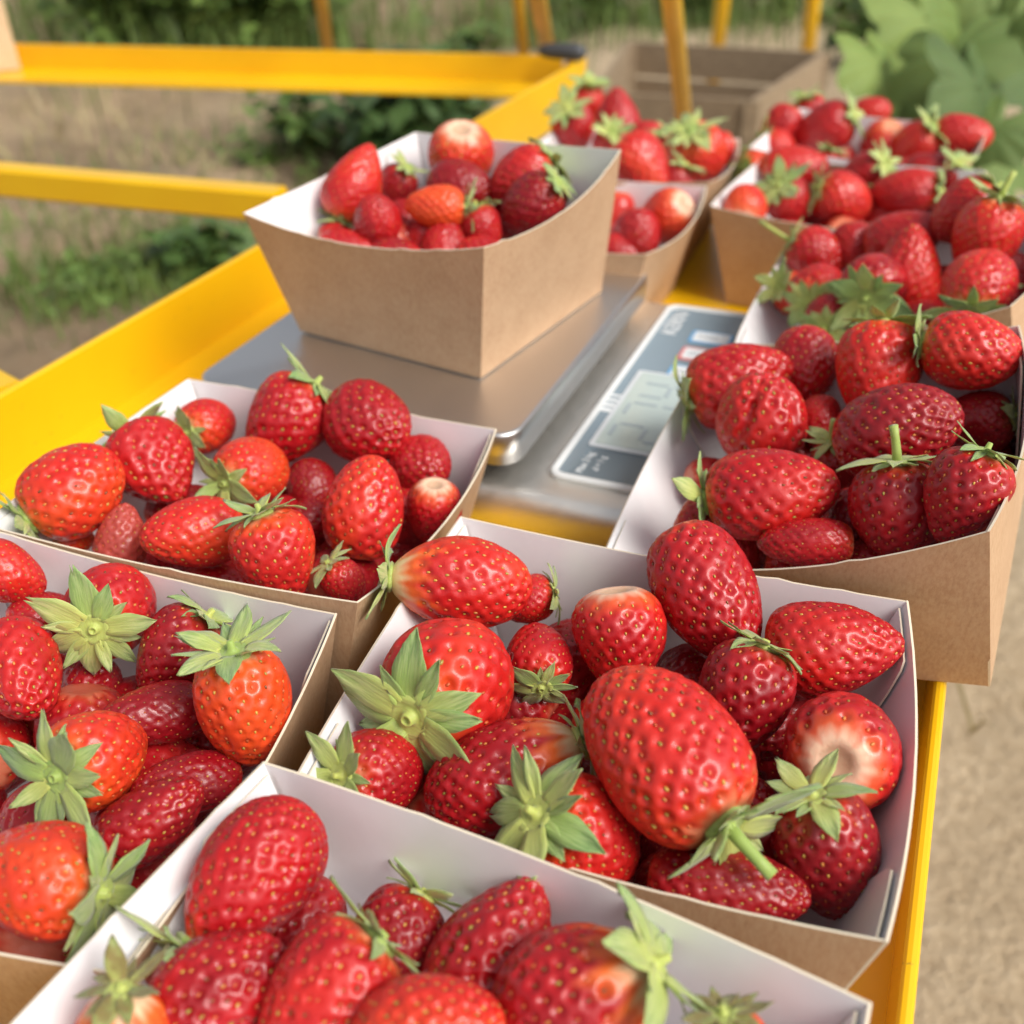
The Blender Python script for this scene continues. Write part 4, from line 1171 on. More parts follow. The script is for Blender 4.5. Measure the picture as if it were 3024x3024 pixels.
    ((0.1326, 0.4216, 0.0806), (0.058, 0.833, 0.551), 0.0291, 1.20, 0.25, 'none', 'egg', '-', 65, 'red strawberry, leafless side, third from left in back row, first tilted tray', 'strawberries in the first tilted tray'),
    ((0.1522, 0.3880, 0.0924), (0.179, 0.579, 0.796), 0.0343, 1.30, 0.55, 'leaf', 'cone', '-', 83, 'bright red strawberry, cap upward, fifth from left in back row, first tilted tray', 'strawberries in the first tilted tray'),
    ((0.1823, 0.3740, 0.1076), (-0.863, 0.504, -0.047), 0.0314, 1.22, 0.55, 'leaf', 'egg', 'longstem', 79, 'bright red strawberry, cap left, rightmost in back row, first tilted tray', 'strawberries in the first tilted tray'),
    ((0.1048, 0.3802, 0.0772), (0.073, -0.164, -0.984), 0.0363, 1.10, 0.50, 'none', 'comb', '-', 87, 'bright red strawberry, leafless side, second from left in back row, first tilted tray', 'strawberries in the first tilted tray'),
    ((0.1324, 0.3909, 0.0690), (0.101, 0.745, 0.659), 0.0185, 1.30, 0.40, 'none', 'egg', '-', 43, 'red strawberry, leafless side, fourth from left in back row, first tilted tray', 'strawberries in the first tilted tray'),
    ((0.1453, 0.3418, 0.0933), (-0.753, 0.403, -0.520), 0.0358, 1.35, 0.20, 'none', 'lumpy', '-', 95, 'deep red strawberry, leafless side, fourth from left in middle row, first tilted tray', 'strawberries in the first tilted tray'),
    ((0.1873, 0.3683, 0.0792), (0.767, -0.465, 0.442), 0.0246, 1.30, 0.00, 'leaf', 'egg', '-', 60, 'deep red strawberry, cap right, rightmost in middle row, first tilted tray', 'strawberries in the first tilted tray'),
    ((0.0964, 0.3256, 0.0760), (-0.937, 0.242, -0.252), 0.0334, 1.48, 0.45, 'leaf', 'egg', '-', 89, 'red strawberry, cap left, second from left in middle row, first tilted tray', 'strawberries in the first tilted tray'),
    ((0.1358, 0.3034, 0.0819), (-0.076, 0.390, 0.918), 0.0334, 1.05, 0.10, 'leaf', 'round', 'stem', 95, 'deep red strawberry, cap upward, fourth from left in front row, first tilted tray', 'strawberries in the first tilted tray'),
    ((0.1482, 0.2866, 0.0977), (0.388, 0.271, 0.881), 0.0270, 1.25, 0.20, 'leaf', 'cone', '-', 81, 'deep red strawberry, cap upward, rightmost in front row, first tilted tray', 'strawberries in the first tilted tray'),
    ((0.1330, 0.3544, 0.0669), (-0.408, 0.101, 0.907), 0.0243, 1.20, 0.10, 'leaf', 'egg', 'stem', 60, 'deep red strawberry, cap upward, third from left in middle row, first tilted tray', 'strawberries in the first tilted tray'),
    ((0.0789, 0.3340, 0.0529), (-0.832, 0.437, 0.342), 0.0225, 1.50, 0.35, 'none', 'egg', '-', 57, 'red strawberry, leafless side, leftmost in front row, first tilted tray', 'strawberries in the first tilted tray'),
    ((0.1054, 0.3051, 0.0676), (0.982, -0.166, 0.085), 0.0183, 1.90, 0.30, 'none', 'egg', '-', 50, 'red strawberry, leafless side, second from left in front row, first tilted tray', 'strawberries in the first tilted tray'),
    ((0.1276, 0.3209, 0.0667), (0.134, 0.794, 0.593), 0.0190, 1.30, 0.05, 'none', 'egg', '-', 50, 'deep red strawberry, leafless side, third from left in front row, first tilted tray', 'strawberries in the first tilted tray'),
    ((0.0877, 0.3842, 0.0455), (-0.945, -0.263, 0.195), 0.0193, 1.30, 0.30, 'none', 'egg', '-', 44, 'red strawberry, leafless side, leftmost in middle row, first tilted tray', 'strawberries in the first tilted tray'),
    ((0.1818, 0.5883, 0.0694), (-0.824, 0.403, 0.398), 0.0298, 1.15, 0.40, 'leaf', 'egg', 'longstem', 50, 'red strawberry, cap left, leftmost in back row, second tilted tray', 'strawberries in the second tilted tray'),
    ((0.2030, 0.5867, 0.0738), (0.063, 0.641, 0.765), 0.0251, 1.20, 0.30, 'none', 'egg', '-', 43, 'red strawberry, leafless side, second from left in back row, second tilted tray', 'strawberries in the second tilted tray'),
    ((0.2236, 0.5680, 0.0860), (-0.788, 0.456, -0.413), 0.0304, 1.45, 0.35, 'none', 'egg', '-', 54, 'red strawberry, leafless side, third from left in back row, second tilted tray', 'strawberries in the second tilted tray'),
    ((0.2127, 0.5284, 0.0833), (-0.047, -0.164, -0.985), 0.0375, 1.25, 0.45, 'none', 'cone', '-', 70, 'red strawberry, leafless side, third from left in middle row, second tilted tray', 'strawberries in the second tilted tray'),
    ((0.2470, 0.5500, 0.1049), (0.679, -0.061, 0.731), 0.0320, 1.20, 0.50, 'leaf', 'egg', '-', 59, 'bright red strawberry, cap right, fourth from left in back row, second tilted tray', 'strawberries in the second tilted tray'),
    ((0.2467, 0.5194, 0.1010), (0.202, 0.151, 0.968), 0.0346, 1.25, 0.55, 'leaf', 'egg', 'stem', 67, 'bright red strawberry, cap upward, rightmost in back row, second tilted tray', 'strawberries in the second tilted tray'),
    ((0.2260, 0.4712, 0.0955), (-0.470, -0.803, -0.366), 0.0338, 1.15, 0.55, 'leaf', 'round', 'big', 70, 'bright red strawberry, leafy cap foremost, rightmost in middle row, second tilted tray', 'strawberries in the second tilted tray'),
    ((0.1891, 0.5075, 0.0828), (-0.495, -0.869, 0.013), 0.0335, 1.10, 0.20, 'leaf', 'egg', 'big', 65, 'deep red strawberry, leafy cap foremost, second from left in middle row, second tilted tray', 'strawberries in the second tilted tray'),
    ((0.1709, 0.5388, 0.0667), (-0.530, -0.847, 0.034), 0.0327, 1.10, 0.50, 'leaf', 'egg', '-', 59, 'bright red strawberry, leafy cap foremost, leftmost in middle row, second tilted tray', 'strawberries in the second tilted tray'),
    ((0.1641, 0.5595, 0.0573), (-0.769, -0.345, 0.538), 0.0239, 1.20, 0.80, 'leaf', 'egg', '-', 42, 'orange-red strawberry, leafy cap foremost, leftmost in front row, second tilted tray', 'strawberries in the second tilted tray'),
    ((0.1710, 0.5125, 0.0631), (-0.453, -0.891, 0.002), 0.0269, 1.10, 0.10, 'leaf', 'egg', 'big', 50, 'deep red strawberry, leafy cap foremost, second from left in front row, second tilted tray', 'strawberries in the second tilted tray'),
    ((0.2340, 0.5353, 0.0639), (0.022, 0.545, 0.838), 0.0272, 1.30, 0.05, 'none', 'egg', '-', 49, 'deep red strawberry, leafless side, third from left in front row, second tilted tray', 'strawberries in the second tilted tray'),
    ((0.2426, 0.4815, 0.0771), (-0.413, -0.173, 0.894), 0.0247, 1.20, 0.10, 'leaf', 'egg', '-', 49, 'deep red strawberry, leafy cap foremost, rightmost in front row, second tilted tray', 'strawberries in the second tilted tray'),
    ((0.1651, 0.7076, 0.0617), (-0.234, -0.893, -0.385), 0.0295, 1.15, 0.80, 'hull', 'egg', '-', 43, 'orange-red strawberry, white hull scar, leftmost in front row, level right tray', 'strawberries in the level right tray'),
    ((0.2150, 0.7765, 0.0669), (-0.966, 0.245, -0.077), 0.0310, 1.55, 0.45, 'none', 'egg', '-', 42, 'red strawberry, leafless side, second from left in back row, level right tray', 'strawberries in the level right tray'),
    ((0.1997, 0.7260, 0.0572), (-0.539, -0.379, 0.752), 0.0326, 1.20, 0.30, 'leaf', 'egg', '-', 46, 'red strawberry, leafy cap foremost, second from left in front row, level right tray', 'strawberries in the level right tray'),
    ((0.2358, 0.7194, 0.0612), (-0.928, 0.045, 0.370), 0.0353, 1.20, 0.50, 'leaf', 'egg', '-', 50, 'bright red strawberry, cap left, leftmost in middle row, level right tray', 'strawberries in the level right tray'),
    ((0.2601, 0.7570, 0.0658), (0.614, -0.494, 0.616), 0.0303, 1.20, 0.30, 'leaf', 'egg', '-', 42, 'red strawberry, cap right, second from left in middle row, level right tray', 'strawberries in the level right tray'),
    ((0.2759, 0.7145, 0.0660), (0.904, -0.405, 0.134), 0.0319, 1.45, 0.35, 'leaf', 'egg', '-', 46, 'red strawberry, cap right, third from left in middle row, level right tray', 'strawberries in the level right tray'),
    ((0.3123, 0.7620, 0.0660), (-0.895, 0.436, -0.098), 0.0249, 1.70, 0.10, 'none', 'egg', '-', 34, 'deep red strawberry, leafless side, rightmost in back row, level right tray', 'strawberries in the level right tray'),
    ((0.1928, 0.7941, 0.0618), (-0.941, -0.236, 0.242), 0.0258, 1.20, 0.90, 'leaf', 'egg', '-', 34, 'orange-red strawberry, cap left, leftmost in back row, level right tray', 'strawberries in the level right tray'),
    ((0.2634, 0.7271, 0.0422), (0.433, 0.144, 0.890), 0.0259, 1.50, 0.50, 'leaf', 'egg', '-', 36, 'bright red strawberry, cap upward, rightmost in front row, level right tray', 'strawberries in the level right tray'),
    ((0.2495, 0.8111, 0.0539), (0.111, 0.244, 0.963), 0.0256, 1.20, 0.30, 'leaf', 'egg', '-', 33, 'red strawberry, cap upward, third from left in back row, level right tray', 'strawberries in the level right tray'),
    ((0.3197, 0.7506, 0.0622), (0.158, -0.354, 0.922), 0.0246, 1.20, 0.30, 'leaf', 'egg', '-', 34, 'red strawberry, cap upward, rightmost in middle row, level right tray', 'strawberries in the level right tray'),
    ((0.2330, 0.8980, 0.0649), (0.500, 0.260, 0.826), 0.0332, 1.15, 0.30, 'none', 'egg', '-', 39, 'red strawberry, leafless side, leftmost in back row, farthest right tray', 'strawberries in the farthest right tray'),
    ((0.2636, 0.8838, 0.0658), (0.817, -0.307, 0.489), 0.0400, 1.35, 0.25, 'leaf', 'cone', '-', 48, 'red strawberry, cap right, third from left in back row, farthest right tray', 'strawberries in the farthest right tray'),
    ((0.3153, 0.9241, 0.0686), (-0.736, 0.518, -0.436), 0.0293, 1.15, 0.50, 'none', 'egg', '-', 34, 'bright red strawberry, leafless side, rightmost in back row, farthest right tray', 'strawberries in the farthest right tray'),
    ((0.3128, 0.8805, 0.0526), (0.206, -0.379, 0.902), 0.0357, 1.20, 0.60, 'none', 'egg', '-', 43, 'bright red strawberry, leafless side, second from left in front row, farthest right tray', 'strawberries in the farthest right tray'),
    ((0.3312, 0.8597, 0.0575), (0.540, -0.385, 0.748), 0.0339, 1.30, 0.60, 'leaf', 'egg', '-', 42, 'bright red strawberry, cap right, third from left in front row, farthest right tray', 'strawberries in the farthest right tray'),
    ((0.3659, 0.8506, 0.0671), (-0.880, 0.475, -0.005), 0.0325, 1.40, 0.50, 'leaf', 'egg', '-', 40, 'bright red strawberry, cap left, rightmost in front row, farthest right tray', 'strawberries in the farthest right tray'),
    ((0.2285, 0.8798, 0.0534), (-0.875, -0.008, 0.485), 0.0283, 1.20, 0.50, 'leaf', 'egg', '-', 34, 'bright red strawberry, cap left, leftmost in front row, farthest right tray', 'strawberries in the farthest right tray'),
    ((0.2721, 0.9535, 0.0626), (-0.446, 0.063, 0.893), 0.0282, 1.20, 0.40, 'leaf', 'egg', '-', 32, 'red strawberry, cap upward, second from left in back row, farthest right tray', 'strawberries in the farthest right tray'),
    ((0.1025, 0.7701, 0.0717), (-0.571, 0.525, 0.632), 0.0411, 1.25, 0.60, 'none', 'cone', '-', 56, 'bright red strawberry, leafless side, leftmost in back row, tray behind scale', 'strawberries in the tray behind scale'),
    ((0.1110, 0.7070, 0.0553), (0.592, -0.493, 0.638), 0.0357, 1.15, 0.80, 'hull', 'egg', '-', 52, 'orange-red strawberry, white hull scar, second from left in back row, tray behind scale', 'strawberries in the tray behind scale'),
    ((0.0899, 0.6859, 0.0491), (-0.126, 0.645, 0.754), 0.0313, 1.20, 0.20, 'none', 'egg', '-', 46, 'deep red strawberry, leafless side, second from left in front row, tray behind scale', 'strawberries in the tray behind scale'),
    ((0.0788, 0.7255, 0.0494), (0.179, 0.290, 0.940), 0.0257, 1.50, 0.60, 'none', 'egg', '-', 36, 'bright red strawberry, leafless side, leftmost in front row, tray behind scale', 'strawberries in the tray behind scale'),
    ((0.1271, 0.7831, 0.0542), (0.467, 0.005, 0.884), 0.0290, 1.20, 0.30, 'leaf', 'egg', '-', 38, 'red strawberry, cap upward, rightmost in back row, tray behind scale', 'strawberries in the tray behind scale'),
    ((0.0987, 0.9220, 0.0722), (0.101, -0.237, -0.966), 0.0395, 1.20, 0.35, 'none', 'cone', '-', 46, 'red strawberry, leafless side, third from left in back row, farthest middle tray', 'strawberries in the farthest middle tray'),
    ((0.0748, 0.9585, 0.0742), (0.149, -0.145, 0.978), 0.0301, 1.20, 0.60, 'leaf', 'egg', '-', 34, 'bright red strawberry, cap upward, second from left in back row, farthest middle tray', 'strawberries in the farthest middle tray'),
    ((0.0604, 0.8928, 0.0708), (-0.326, -0.356, 0.876), 0.0348, 1.20, 0.30, 'leaf', 'egg', '-', 42, 'red strawberry, leafy cap foremost, leftmost in back row, farthest middle tray', 'strawberries in the farthest middle tray'),
    ((0.1164, 0.8757, 0.0651), (-0.908, 0.209, -0.364), 0.0280, 1.30, 0.40, 'none', 'egg', '-', 34, 'red strawberry, leafless side, rightmost in back row, farthest middle tray', 'strawberries in the farthest middle tray'),
    ((0.1492, 0.8215, 0.0643), (-0.267, -0.419, 0.868), 0.0479, 1.10, 0.80, 'leaf', 'round', '-', 62, 'orange-red strawberry, leafy cap foremost, third from left in front row, farthest middle tray', 'strawberries in the farthest middle tray'),
    ((0.0875, 0.8705, 0.0604), (0.058, -0.517, 0.854), 0.0297, 1.20, 0.40, 'leaf', 'egg', '-', 36, 'red strawberry, leafy cap foremost, leftmost in front row, farthest middle tray', 'strawberries in the farthest middle tray'),
    ((0.1701, 0.8455, 0.0614), (0.864, -0.039, 0.503), 0.0272, 1.20, 0.40, 'none', 'egg', '-', 34, 'red strawberry, leafless side, rightmost in front row, farthest middle tray', 'strawberries in the farthest middle tray'),
    ((0.1282, 0.8661, 0.0554), (-0.066, -0.081, 0.995), 0.0315, 1.20, 0.30, 'leaf', 'egg', '-', 38, 'red strawberry, cap upward, second from left in front row, farthest middle tray', 'strawberries in the farthest middle tray'),
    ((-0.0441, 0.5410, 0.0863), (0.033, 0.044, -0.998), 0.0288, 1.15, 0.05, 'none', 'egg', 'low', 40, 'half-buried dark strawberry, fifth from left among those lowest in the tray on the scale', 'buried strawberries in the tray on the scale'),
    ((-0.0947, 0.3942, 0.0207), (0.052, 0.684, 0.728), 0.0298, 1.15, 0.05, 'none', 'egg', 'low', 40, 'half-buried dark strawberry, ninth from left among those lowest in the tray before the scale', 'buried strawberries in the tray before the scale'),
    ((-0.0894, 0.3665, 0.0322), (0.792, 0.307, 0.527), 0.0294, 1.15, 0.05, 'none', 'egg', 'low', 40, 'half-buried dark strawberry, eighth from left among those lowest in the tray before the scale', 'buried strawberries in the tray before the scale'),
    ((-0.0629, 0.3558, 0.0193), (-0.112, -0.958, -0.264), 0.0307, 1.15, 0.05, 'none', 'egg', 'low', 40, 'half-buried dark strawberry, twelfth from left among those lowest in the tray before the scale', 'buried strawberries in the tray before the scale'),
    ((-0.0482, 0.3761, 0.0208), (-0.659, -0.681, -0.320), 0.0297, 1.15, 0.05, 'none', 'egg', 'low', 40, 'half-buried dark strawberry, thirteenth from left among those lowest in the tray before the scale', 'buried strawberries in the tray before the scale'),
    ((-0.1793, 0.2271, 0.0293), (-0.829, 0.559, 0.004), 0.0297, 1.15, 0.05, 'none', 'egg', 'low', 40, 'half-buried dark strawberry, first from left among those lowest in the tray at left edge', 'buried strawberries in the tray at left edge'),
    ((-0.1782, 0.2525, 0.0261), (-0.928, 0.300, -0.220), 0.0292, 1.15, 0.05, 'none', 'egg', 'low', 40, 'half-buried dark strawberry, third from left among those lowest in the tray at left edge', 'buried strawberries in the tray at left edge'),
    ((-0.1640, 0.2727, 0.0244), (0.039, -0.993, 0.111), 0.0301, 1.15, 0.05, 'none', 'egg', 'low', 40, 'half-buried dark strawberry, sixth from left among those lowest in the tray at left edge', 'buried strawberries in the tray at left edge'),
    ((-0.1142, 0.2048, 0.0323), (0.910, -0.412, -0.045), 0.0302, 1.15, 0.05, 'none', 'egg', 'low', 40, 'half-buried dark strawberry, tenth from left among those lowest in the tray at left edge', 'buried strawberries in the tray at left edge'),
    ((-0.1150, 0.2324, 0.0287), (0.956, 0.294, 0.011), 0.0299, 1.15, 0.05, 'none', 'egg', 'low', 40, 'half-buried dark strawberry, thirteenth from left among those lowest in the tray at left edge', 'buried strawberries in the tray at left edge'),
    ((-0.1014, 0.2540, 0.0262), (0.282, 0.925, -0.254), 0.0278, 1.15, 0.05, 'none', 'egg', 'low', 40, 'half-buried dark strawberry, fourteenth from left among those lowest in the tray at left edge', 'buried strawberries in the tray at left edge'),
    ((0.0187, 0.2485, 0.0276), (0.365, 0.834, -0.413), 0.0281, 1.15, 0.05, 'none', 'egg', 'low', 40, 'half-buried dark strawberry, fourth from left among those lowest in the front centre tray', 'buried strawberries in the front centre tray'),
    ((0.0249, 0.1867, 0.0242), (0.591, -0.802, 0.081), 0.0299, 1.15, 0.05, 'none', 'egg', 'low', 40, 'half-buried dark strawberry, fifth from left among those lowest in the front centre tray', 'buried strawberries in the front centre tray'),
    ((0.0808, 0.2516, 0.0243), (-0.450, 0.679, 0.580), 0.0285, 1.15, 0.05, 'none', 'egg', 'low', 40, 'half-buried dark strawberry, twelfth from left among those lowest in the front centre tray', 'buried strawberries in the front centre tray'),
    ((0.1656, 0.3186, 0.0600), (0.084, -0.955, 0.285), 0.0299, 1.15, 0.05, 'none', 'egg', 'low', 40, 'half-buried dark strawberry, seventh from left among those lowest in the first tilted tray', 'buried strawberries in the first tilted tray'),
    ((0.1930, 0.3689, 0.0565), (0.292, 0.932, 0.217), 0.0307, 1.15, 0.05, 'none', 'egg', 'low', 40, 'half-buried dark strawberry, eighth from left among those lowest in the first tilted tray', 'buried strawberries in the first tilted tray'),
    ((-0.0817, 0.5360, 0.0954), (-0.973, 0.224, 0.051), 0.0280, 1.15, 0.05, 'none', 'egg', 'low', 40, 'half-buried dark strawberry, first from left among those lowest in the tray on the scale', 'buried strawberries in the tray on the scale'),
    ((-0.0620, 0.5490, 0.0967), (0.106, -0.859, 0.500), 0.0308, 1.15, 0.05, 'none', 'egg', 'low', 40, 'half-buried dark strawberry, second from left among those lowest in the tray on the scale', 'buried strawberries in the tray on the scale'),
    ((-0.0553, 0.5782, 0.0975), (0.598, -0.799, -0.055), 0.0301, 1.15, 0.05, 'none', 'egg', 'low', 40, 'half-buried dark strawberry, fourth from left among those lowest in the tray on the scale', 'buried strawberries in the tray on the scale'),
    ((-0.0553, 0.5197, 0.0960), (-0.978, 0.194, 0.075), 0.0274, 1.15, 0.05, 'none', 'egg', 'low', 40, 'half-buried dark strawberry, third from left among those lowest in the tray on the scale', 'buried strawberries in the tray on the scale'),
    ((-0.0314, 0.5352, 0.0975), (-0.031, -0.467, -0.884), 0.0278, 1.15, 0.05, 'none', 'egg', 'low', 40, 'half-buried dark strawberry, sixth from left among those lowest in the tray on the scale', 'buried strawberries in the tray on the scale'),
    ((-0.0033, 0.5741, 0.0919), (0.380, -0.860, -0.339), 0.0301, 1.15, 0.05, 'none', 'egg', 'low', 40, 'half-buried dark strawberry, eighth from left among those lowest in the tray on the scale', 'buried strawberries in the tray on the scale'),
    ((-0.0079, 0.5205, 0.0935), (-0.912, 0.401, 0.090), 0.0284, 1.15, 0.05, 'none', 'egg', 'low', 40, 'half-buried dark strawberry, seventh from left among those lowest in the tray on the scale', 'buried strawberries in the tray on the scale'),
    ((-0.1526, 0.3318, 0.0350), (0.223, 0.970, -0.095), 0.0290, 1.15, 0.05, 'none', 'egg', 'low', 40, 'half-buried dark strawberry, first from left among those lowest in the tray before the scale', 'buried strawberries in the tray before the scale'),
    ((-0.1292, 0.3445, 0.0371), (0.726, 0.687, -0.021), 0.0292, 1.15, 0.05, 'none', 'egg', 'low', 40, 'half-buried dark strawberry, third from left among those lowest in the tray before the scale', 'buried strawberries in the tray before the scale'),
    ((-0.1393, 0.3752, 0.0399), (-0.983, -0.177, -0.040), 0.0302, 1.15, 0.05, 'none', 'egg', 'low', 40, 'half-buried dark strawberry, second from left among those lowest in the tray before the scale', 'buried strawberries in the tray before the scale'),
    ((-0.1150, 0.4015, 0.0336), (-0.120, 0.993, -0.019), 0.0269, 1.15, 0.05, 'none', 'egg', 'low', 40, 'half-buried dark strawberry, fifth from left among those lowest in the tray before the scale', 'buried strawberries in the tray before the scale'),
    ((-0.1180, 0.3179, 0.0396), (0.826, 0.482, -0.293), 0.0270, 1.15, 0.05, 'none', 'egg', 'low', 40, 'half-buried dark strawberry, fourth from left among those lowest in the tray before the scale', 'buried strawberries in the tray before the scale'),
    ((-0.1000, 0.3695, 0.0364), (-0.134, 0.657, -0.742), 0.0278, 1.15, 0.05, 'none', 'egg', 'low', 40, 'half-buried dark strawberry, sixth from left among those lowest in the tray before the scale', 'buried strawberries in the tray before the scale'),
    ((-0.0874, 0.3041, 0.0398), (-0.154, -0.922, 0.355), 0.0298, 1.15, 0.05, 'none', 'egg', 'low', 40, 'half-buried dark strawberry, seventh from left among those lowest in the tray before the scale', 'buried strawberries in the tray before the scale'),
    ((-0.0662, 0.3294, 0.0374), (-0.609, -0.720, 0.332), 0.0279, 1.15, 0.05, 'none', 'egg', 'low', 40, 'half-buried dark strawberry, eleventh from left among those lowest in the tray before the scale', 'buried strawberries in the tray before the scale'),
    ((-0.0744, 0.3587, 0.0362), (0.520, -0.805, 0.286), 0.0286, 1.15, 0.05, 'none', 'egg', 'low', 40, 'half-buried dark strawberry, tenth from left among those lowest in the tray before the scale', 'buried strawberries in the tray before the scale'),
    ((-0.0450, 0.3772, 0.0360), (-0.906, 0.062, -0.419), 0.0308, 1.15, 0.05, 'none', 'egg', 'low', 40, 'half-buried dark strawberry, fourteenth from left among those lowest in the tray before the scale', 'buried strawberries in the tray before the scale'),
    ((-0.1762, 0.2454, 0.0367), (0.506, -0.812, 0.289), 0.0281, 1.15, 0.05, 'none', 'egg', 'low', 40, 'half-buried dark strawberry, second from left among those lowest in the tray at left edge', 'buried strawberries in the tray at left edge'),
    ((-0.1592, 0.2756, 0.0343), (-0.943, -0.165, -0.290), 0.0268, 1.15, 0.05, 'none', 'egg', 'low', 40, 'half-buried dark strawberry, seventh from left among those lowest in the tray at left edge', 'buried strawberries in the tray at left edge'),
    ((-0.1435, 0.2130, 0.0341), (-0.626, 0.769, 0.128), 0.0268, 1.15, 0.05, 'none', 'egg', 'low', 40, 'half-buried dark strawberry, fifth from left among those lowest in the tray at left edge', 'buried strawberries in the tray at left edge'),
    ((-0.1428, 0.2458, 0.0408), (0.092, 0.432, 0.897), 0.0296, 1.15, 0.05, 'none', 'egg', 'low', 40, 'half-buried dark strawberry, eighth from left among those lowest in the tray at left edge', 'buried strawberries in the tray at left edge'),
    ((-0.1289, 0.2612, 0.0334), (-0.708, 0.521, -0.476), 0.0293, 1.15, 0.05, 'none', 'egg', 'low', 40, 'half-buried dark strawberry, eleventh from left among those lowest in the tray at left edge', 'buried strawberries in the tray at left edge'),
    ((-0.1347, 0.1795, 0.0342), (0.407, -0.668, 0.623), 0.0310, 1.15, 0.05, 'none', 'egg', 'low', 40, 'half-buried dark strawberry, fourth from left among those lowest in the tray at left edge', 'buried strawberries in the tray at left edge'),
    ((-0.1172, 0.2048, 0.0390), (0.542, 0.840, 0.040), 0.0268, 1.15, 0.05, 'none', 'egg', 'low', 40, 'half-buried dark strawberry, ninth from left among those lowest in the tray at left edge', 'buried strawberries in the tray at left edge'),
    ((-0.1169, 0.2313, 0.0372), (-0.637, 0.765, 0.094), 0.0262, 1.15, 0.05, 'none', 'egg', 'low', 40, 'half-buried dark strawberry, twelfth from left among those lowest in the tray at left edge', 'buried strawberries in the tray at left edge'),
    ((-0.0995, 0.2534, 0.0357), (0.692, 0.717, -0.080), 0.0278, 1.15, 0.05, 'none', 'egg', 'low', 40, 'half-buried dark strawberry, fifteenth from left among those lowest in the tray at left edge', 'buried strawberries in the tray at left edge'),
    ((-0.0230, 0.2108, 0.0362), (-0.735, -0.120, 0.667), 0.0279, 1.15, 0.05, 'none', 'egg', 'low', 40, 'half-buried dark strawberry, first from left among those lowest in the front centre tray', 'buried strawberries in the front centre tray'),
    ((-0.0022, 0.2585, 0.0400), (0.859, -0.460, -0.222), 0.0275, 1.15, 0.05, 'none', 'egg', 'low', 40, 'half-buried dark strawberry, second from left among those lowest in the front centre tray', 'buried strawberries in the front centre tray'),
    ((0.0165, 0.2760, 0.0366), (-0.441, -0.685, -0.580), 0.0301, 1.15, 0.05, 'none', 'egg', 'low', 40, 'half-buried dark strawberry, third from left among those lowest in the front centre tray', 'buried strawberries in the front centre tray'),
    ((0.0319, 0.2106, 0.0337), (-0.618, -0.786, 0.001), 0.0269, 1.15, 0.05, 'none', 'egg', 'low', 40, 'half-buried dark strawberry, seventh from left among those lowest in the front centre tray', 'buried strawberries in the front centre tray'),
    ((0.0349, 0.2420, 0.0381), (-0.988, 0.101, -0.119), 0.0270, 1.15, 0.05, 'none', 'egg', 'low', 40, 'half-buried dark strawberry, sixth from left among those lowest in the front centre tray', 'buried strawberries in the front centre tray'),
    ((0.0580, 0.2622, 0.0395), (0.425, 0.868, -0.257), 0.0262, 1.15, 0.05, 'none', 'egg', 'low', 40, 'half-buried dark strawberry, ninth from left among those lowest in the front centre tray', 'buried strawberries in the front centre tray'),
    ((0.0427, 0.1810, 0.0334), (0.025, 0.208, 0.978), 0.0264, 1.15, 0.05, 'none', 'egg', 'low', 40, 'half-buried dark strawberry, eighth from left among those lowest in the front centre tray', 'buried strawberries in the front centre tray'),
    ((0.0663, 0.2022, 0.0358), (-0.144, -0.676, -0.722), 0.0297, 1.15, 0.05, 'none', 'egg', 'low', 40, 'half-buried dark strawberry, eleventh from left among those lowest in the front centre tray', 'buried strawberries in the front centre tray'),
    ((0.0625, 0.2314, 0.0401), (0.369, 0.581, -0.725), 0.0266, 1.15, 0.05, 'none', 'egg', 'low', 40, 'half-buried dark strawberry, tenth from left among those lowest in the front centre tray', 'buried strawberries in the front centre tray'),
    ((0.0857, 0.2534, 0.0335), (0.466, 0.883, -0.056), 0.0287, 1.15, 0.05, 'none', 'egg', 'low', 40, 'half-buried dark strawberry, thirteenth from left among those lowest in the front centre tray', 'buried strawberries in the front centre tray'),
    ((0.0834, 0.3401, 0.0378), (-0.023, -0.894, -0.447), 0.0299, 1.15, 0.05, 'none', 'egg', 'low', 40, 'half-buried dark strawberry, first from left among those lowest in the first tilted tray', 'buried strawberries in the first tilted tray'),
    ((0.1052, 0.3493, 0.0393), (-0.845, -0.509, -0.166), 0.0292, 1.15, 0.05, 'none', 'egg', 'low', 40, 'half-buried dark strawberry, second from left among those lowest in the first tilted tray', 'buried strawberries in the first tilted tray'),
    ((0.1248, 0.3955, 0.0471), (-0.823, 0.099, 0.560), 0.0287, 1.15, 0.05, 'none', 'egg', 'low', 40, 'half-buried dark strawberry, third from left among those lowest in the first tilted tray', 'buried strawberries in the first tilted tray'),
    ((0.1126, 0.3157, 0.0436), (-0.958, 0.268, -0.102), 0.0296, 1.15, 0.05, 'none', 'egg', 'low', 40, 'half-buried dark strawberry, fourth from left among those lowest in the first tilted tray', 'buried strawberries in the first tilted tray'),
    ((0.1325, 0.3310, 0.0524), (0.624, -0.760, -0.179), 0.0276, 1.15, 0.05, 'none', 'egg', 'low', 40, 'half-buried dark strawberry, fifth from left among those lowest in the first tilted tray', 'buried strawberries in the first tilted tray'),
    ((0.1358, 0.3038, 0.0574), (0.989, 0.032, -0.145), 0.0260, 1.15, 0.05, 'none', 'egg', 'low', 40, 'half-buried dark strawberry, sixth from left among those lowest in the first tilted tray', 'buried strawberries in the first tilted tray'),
    ((0.2140, 0.5010, 0.0612), (0.979, 0.180, -0.093), 0.0303, 1.15, 0.05, 'none', 'egg', 'low', 40, 'half-buried dark strawberry, first from left among those lowest in the second tilted tray', 'buried strawberries in the second tilted tray'),
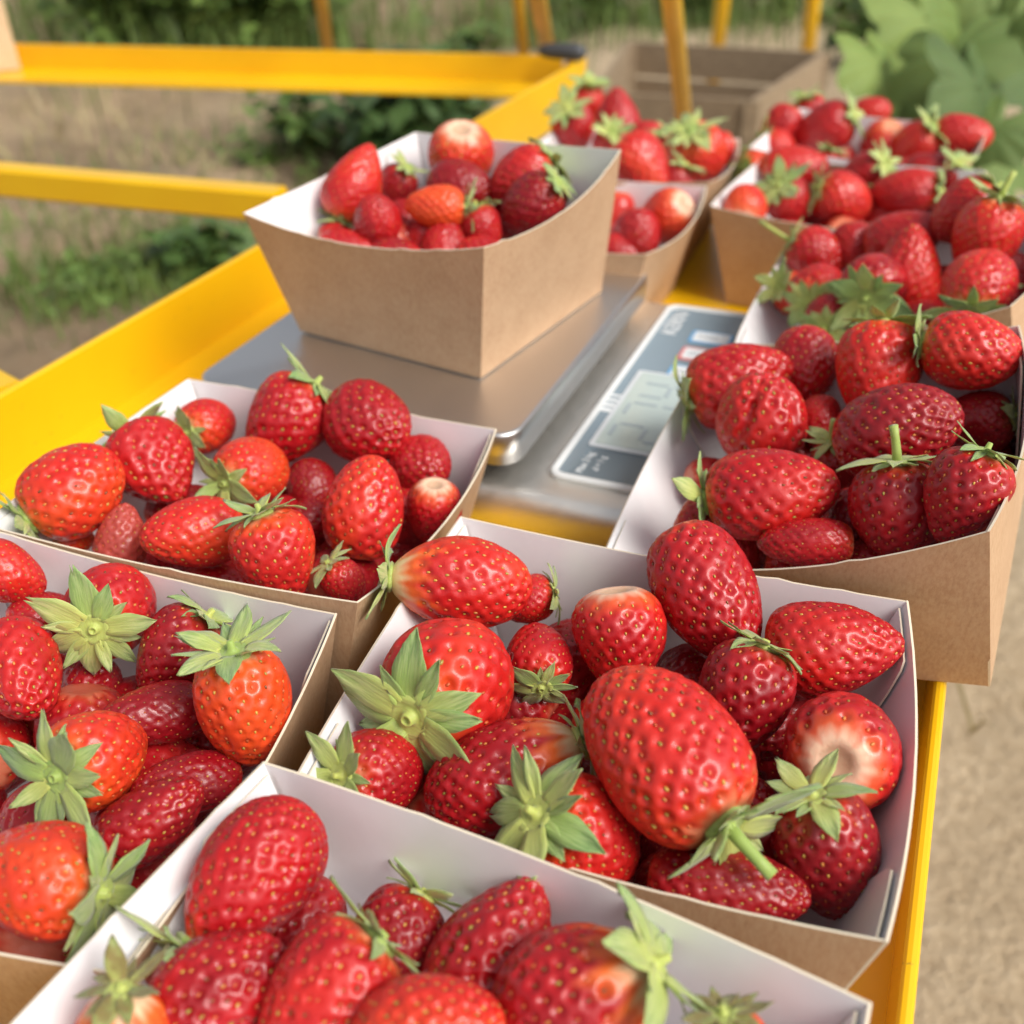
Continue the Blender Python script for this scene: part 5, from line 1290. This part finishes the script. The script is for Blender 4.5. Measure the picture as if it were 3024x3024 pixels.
    ((0.2669, 0.5237, 0.0761), (-0.784, 0.559, 0.271), 0.0296, 1.15, 0.05, 'none', 'egg', 'low', 40, 'half-buried dark strawberry, second from left among those lowest in the second tilted tray', 'buried strawberries in the second tilted tray'),
    ((0.2010, 0.7091, 0.0363), (-0.869, 0.471, 0.151), 0.0299, 1.15, 0.05, 'none', 'egg', 'low', 40, 'half-buried dark strawberry, second from left among those lowest in the level right tray', 'buried strawberries in the level right tray'),
    ((0.2062, 0.7383, 0.0333), (0.220, -0.973, -0.070), 0.0297, 1.15, 0.05, 'none', 'egg', 'low', 40, 'half-buried dark strawberry, first from left among those lowest in the level right tray', 'buried strawberries in the level right tray'),
    ((0.2294, 0.7537, 0.0361), (-0.755, 0.628, -0.189), 0.0304, 1.15, 0.05, 'none', 'egg', 'low', 40, 'half-buried dark strawberry, third from left among those lowest in the level right tray', 'buried strawberries in the level right tray'),
    ((0.2314, 0.6954, 0.0375), (-0.230, -0.428, 0.874), 0.0286, 1.15, 0.05, 'none', 'egg', 'low', 40, 'half-buried dark strawberry, fourth from left among those lowest in the level right tray', 'buried strawberries in the level right tray'),
    ((0.2392, 0.7178, 0.0358), (0.634, -0.565, -0.528), 0.0306, 1.15, 0.05, 'none', 'egg', 'low', 40, 'half-buried dark strawberry, fifth from left among those lowest in the level right tray', 'buried strawberries in the level right tray'),
    ((0.2661, 0.7055, 0.0335), (0.575, -0.513, -0.637), 0.0295, 1.15, 0.05, 'none', 'egg', 'low', 40, 'half-buried dark strawberry, sixth from left among those lowest in the level right tray', 'buried strawberries in the level right tray'),
    ((0.2960, 0.7207, 0.0402), (0.534, 0.767, 0.357), 0.0270, 1.15, 0.05, 'none', 'egg', 'low', 40, 'half-buried dark strawberry, seventh from left among those lowest in the level right tray', 'buried strawberries in the level right tray'),
    ((0.0669, 0.7111, 0.0368), (0.740, 0.497, 0.453), 0.0271, 1.15, 0.05, 'none', 'egg', 'low', 40, 'half-buried dark strawberry, first from left among those lowest in the tray behind scale', 'buried strawberries in the tray behind scale'),
    ((0.0794, 0.6496, 0.0377), (-0.664, -0.559, 0.497), 0.0265, 1.15, 0.05, 'none', 'egg', 'low', 40, 'half-buried dark strawberry, third from left among those lowest in the tray behind scale', 'buried strawberries in the tray behind scale'),
    ((0.0774, 0.6774, 0.0389), (-0.697, 0.625, 0.351), 0.0272, 1.15, 0.05, 'none', 'egg', 'low', 40, 'half-buried dark strawberry, second from left among those lowest in the tray behind scale', 'buried strawberries in the tray behind scale'),
    ((0.2845, 0.8898, 0.0394), (-0.646, -0.248, 0.722), 0.0262, 1.15, 0.05, 'none', 'egg', 'low', 40, 'half-buried dark strawberry, first from left among those lowest in the farthest right tray', 'buried strawberries in the farthest right tray'),
    ((0.2869, 0.8533, 0.0357), (-0.820, 0.572, 0.036), 0.0292, 1.15, 0.05, 'none', 'egg', 'low', 40, 'half-buried dark strawberry, second from left among those lowest in the farthest right tray', 'buried strawberries in the farthest right tray'),
    ((0.3208, 0.8326, 0.0395), (0.176, -0.531, -0.829), 0.0308, 1.15, 0.05, 'none', 'egg', 'low', 40, 'half-buried dark strawberry, third from left among those lowest in the farthest right tray', 'buried strawberries in the farthest right tray'),
]
for k, row in enumerate(BERRIES):
    build_berry(row, k)
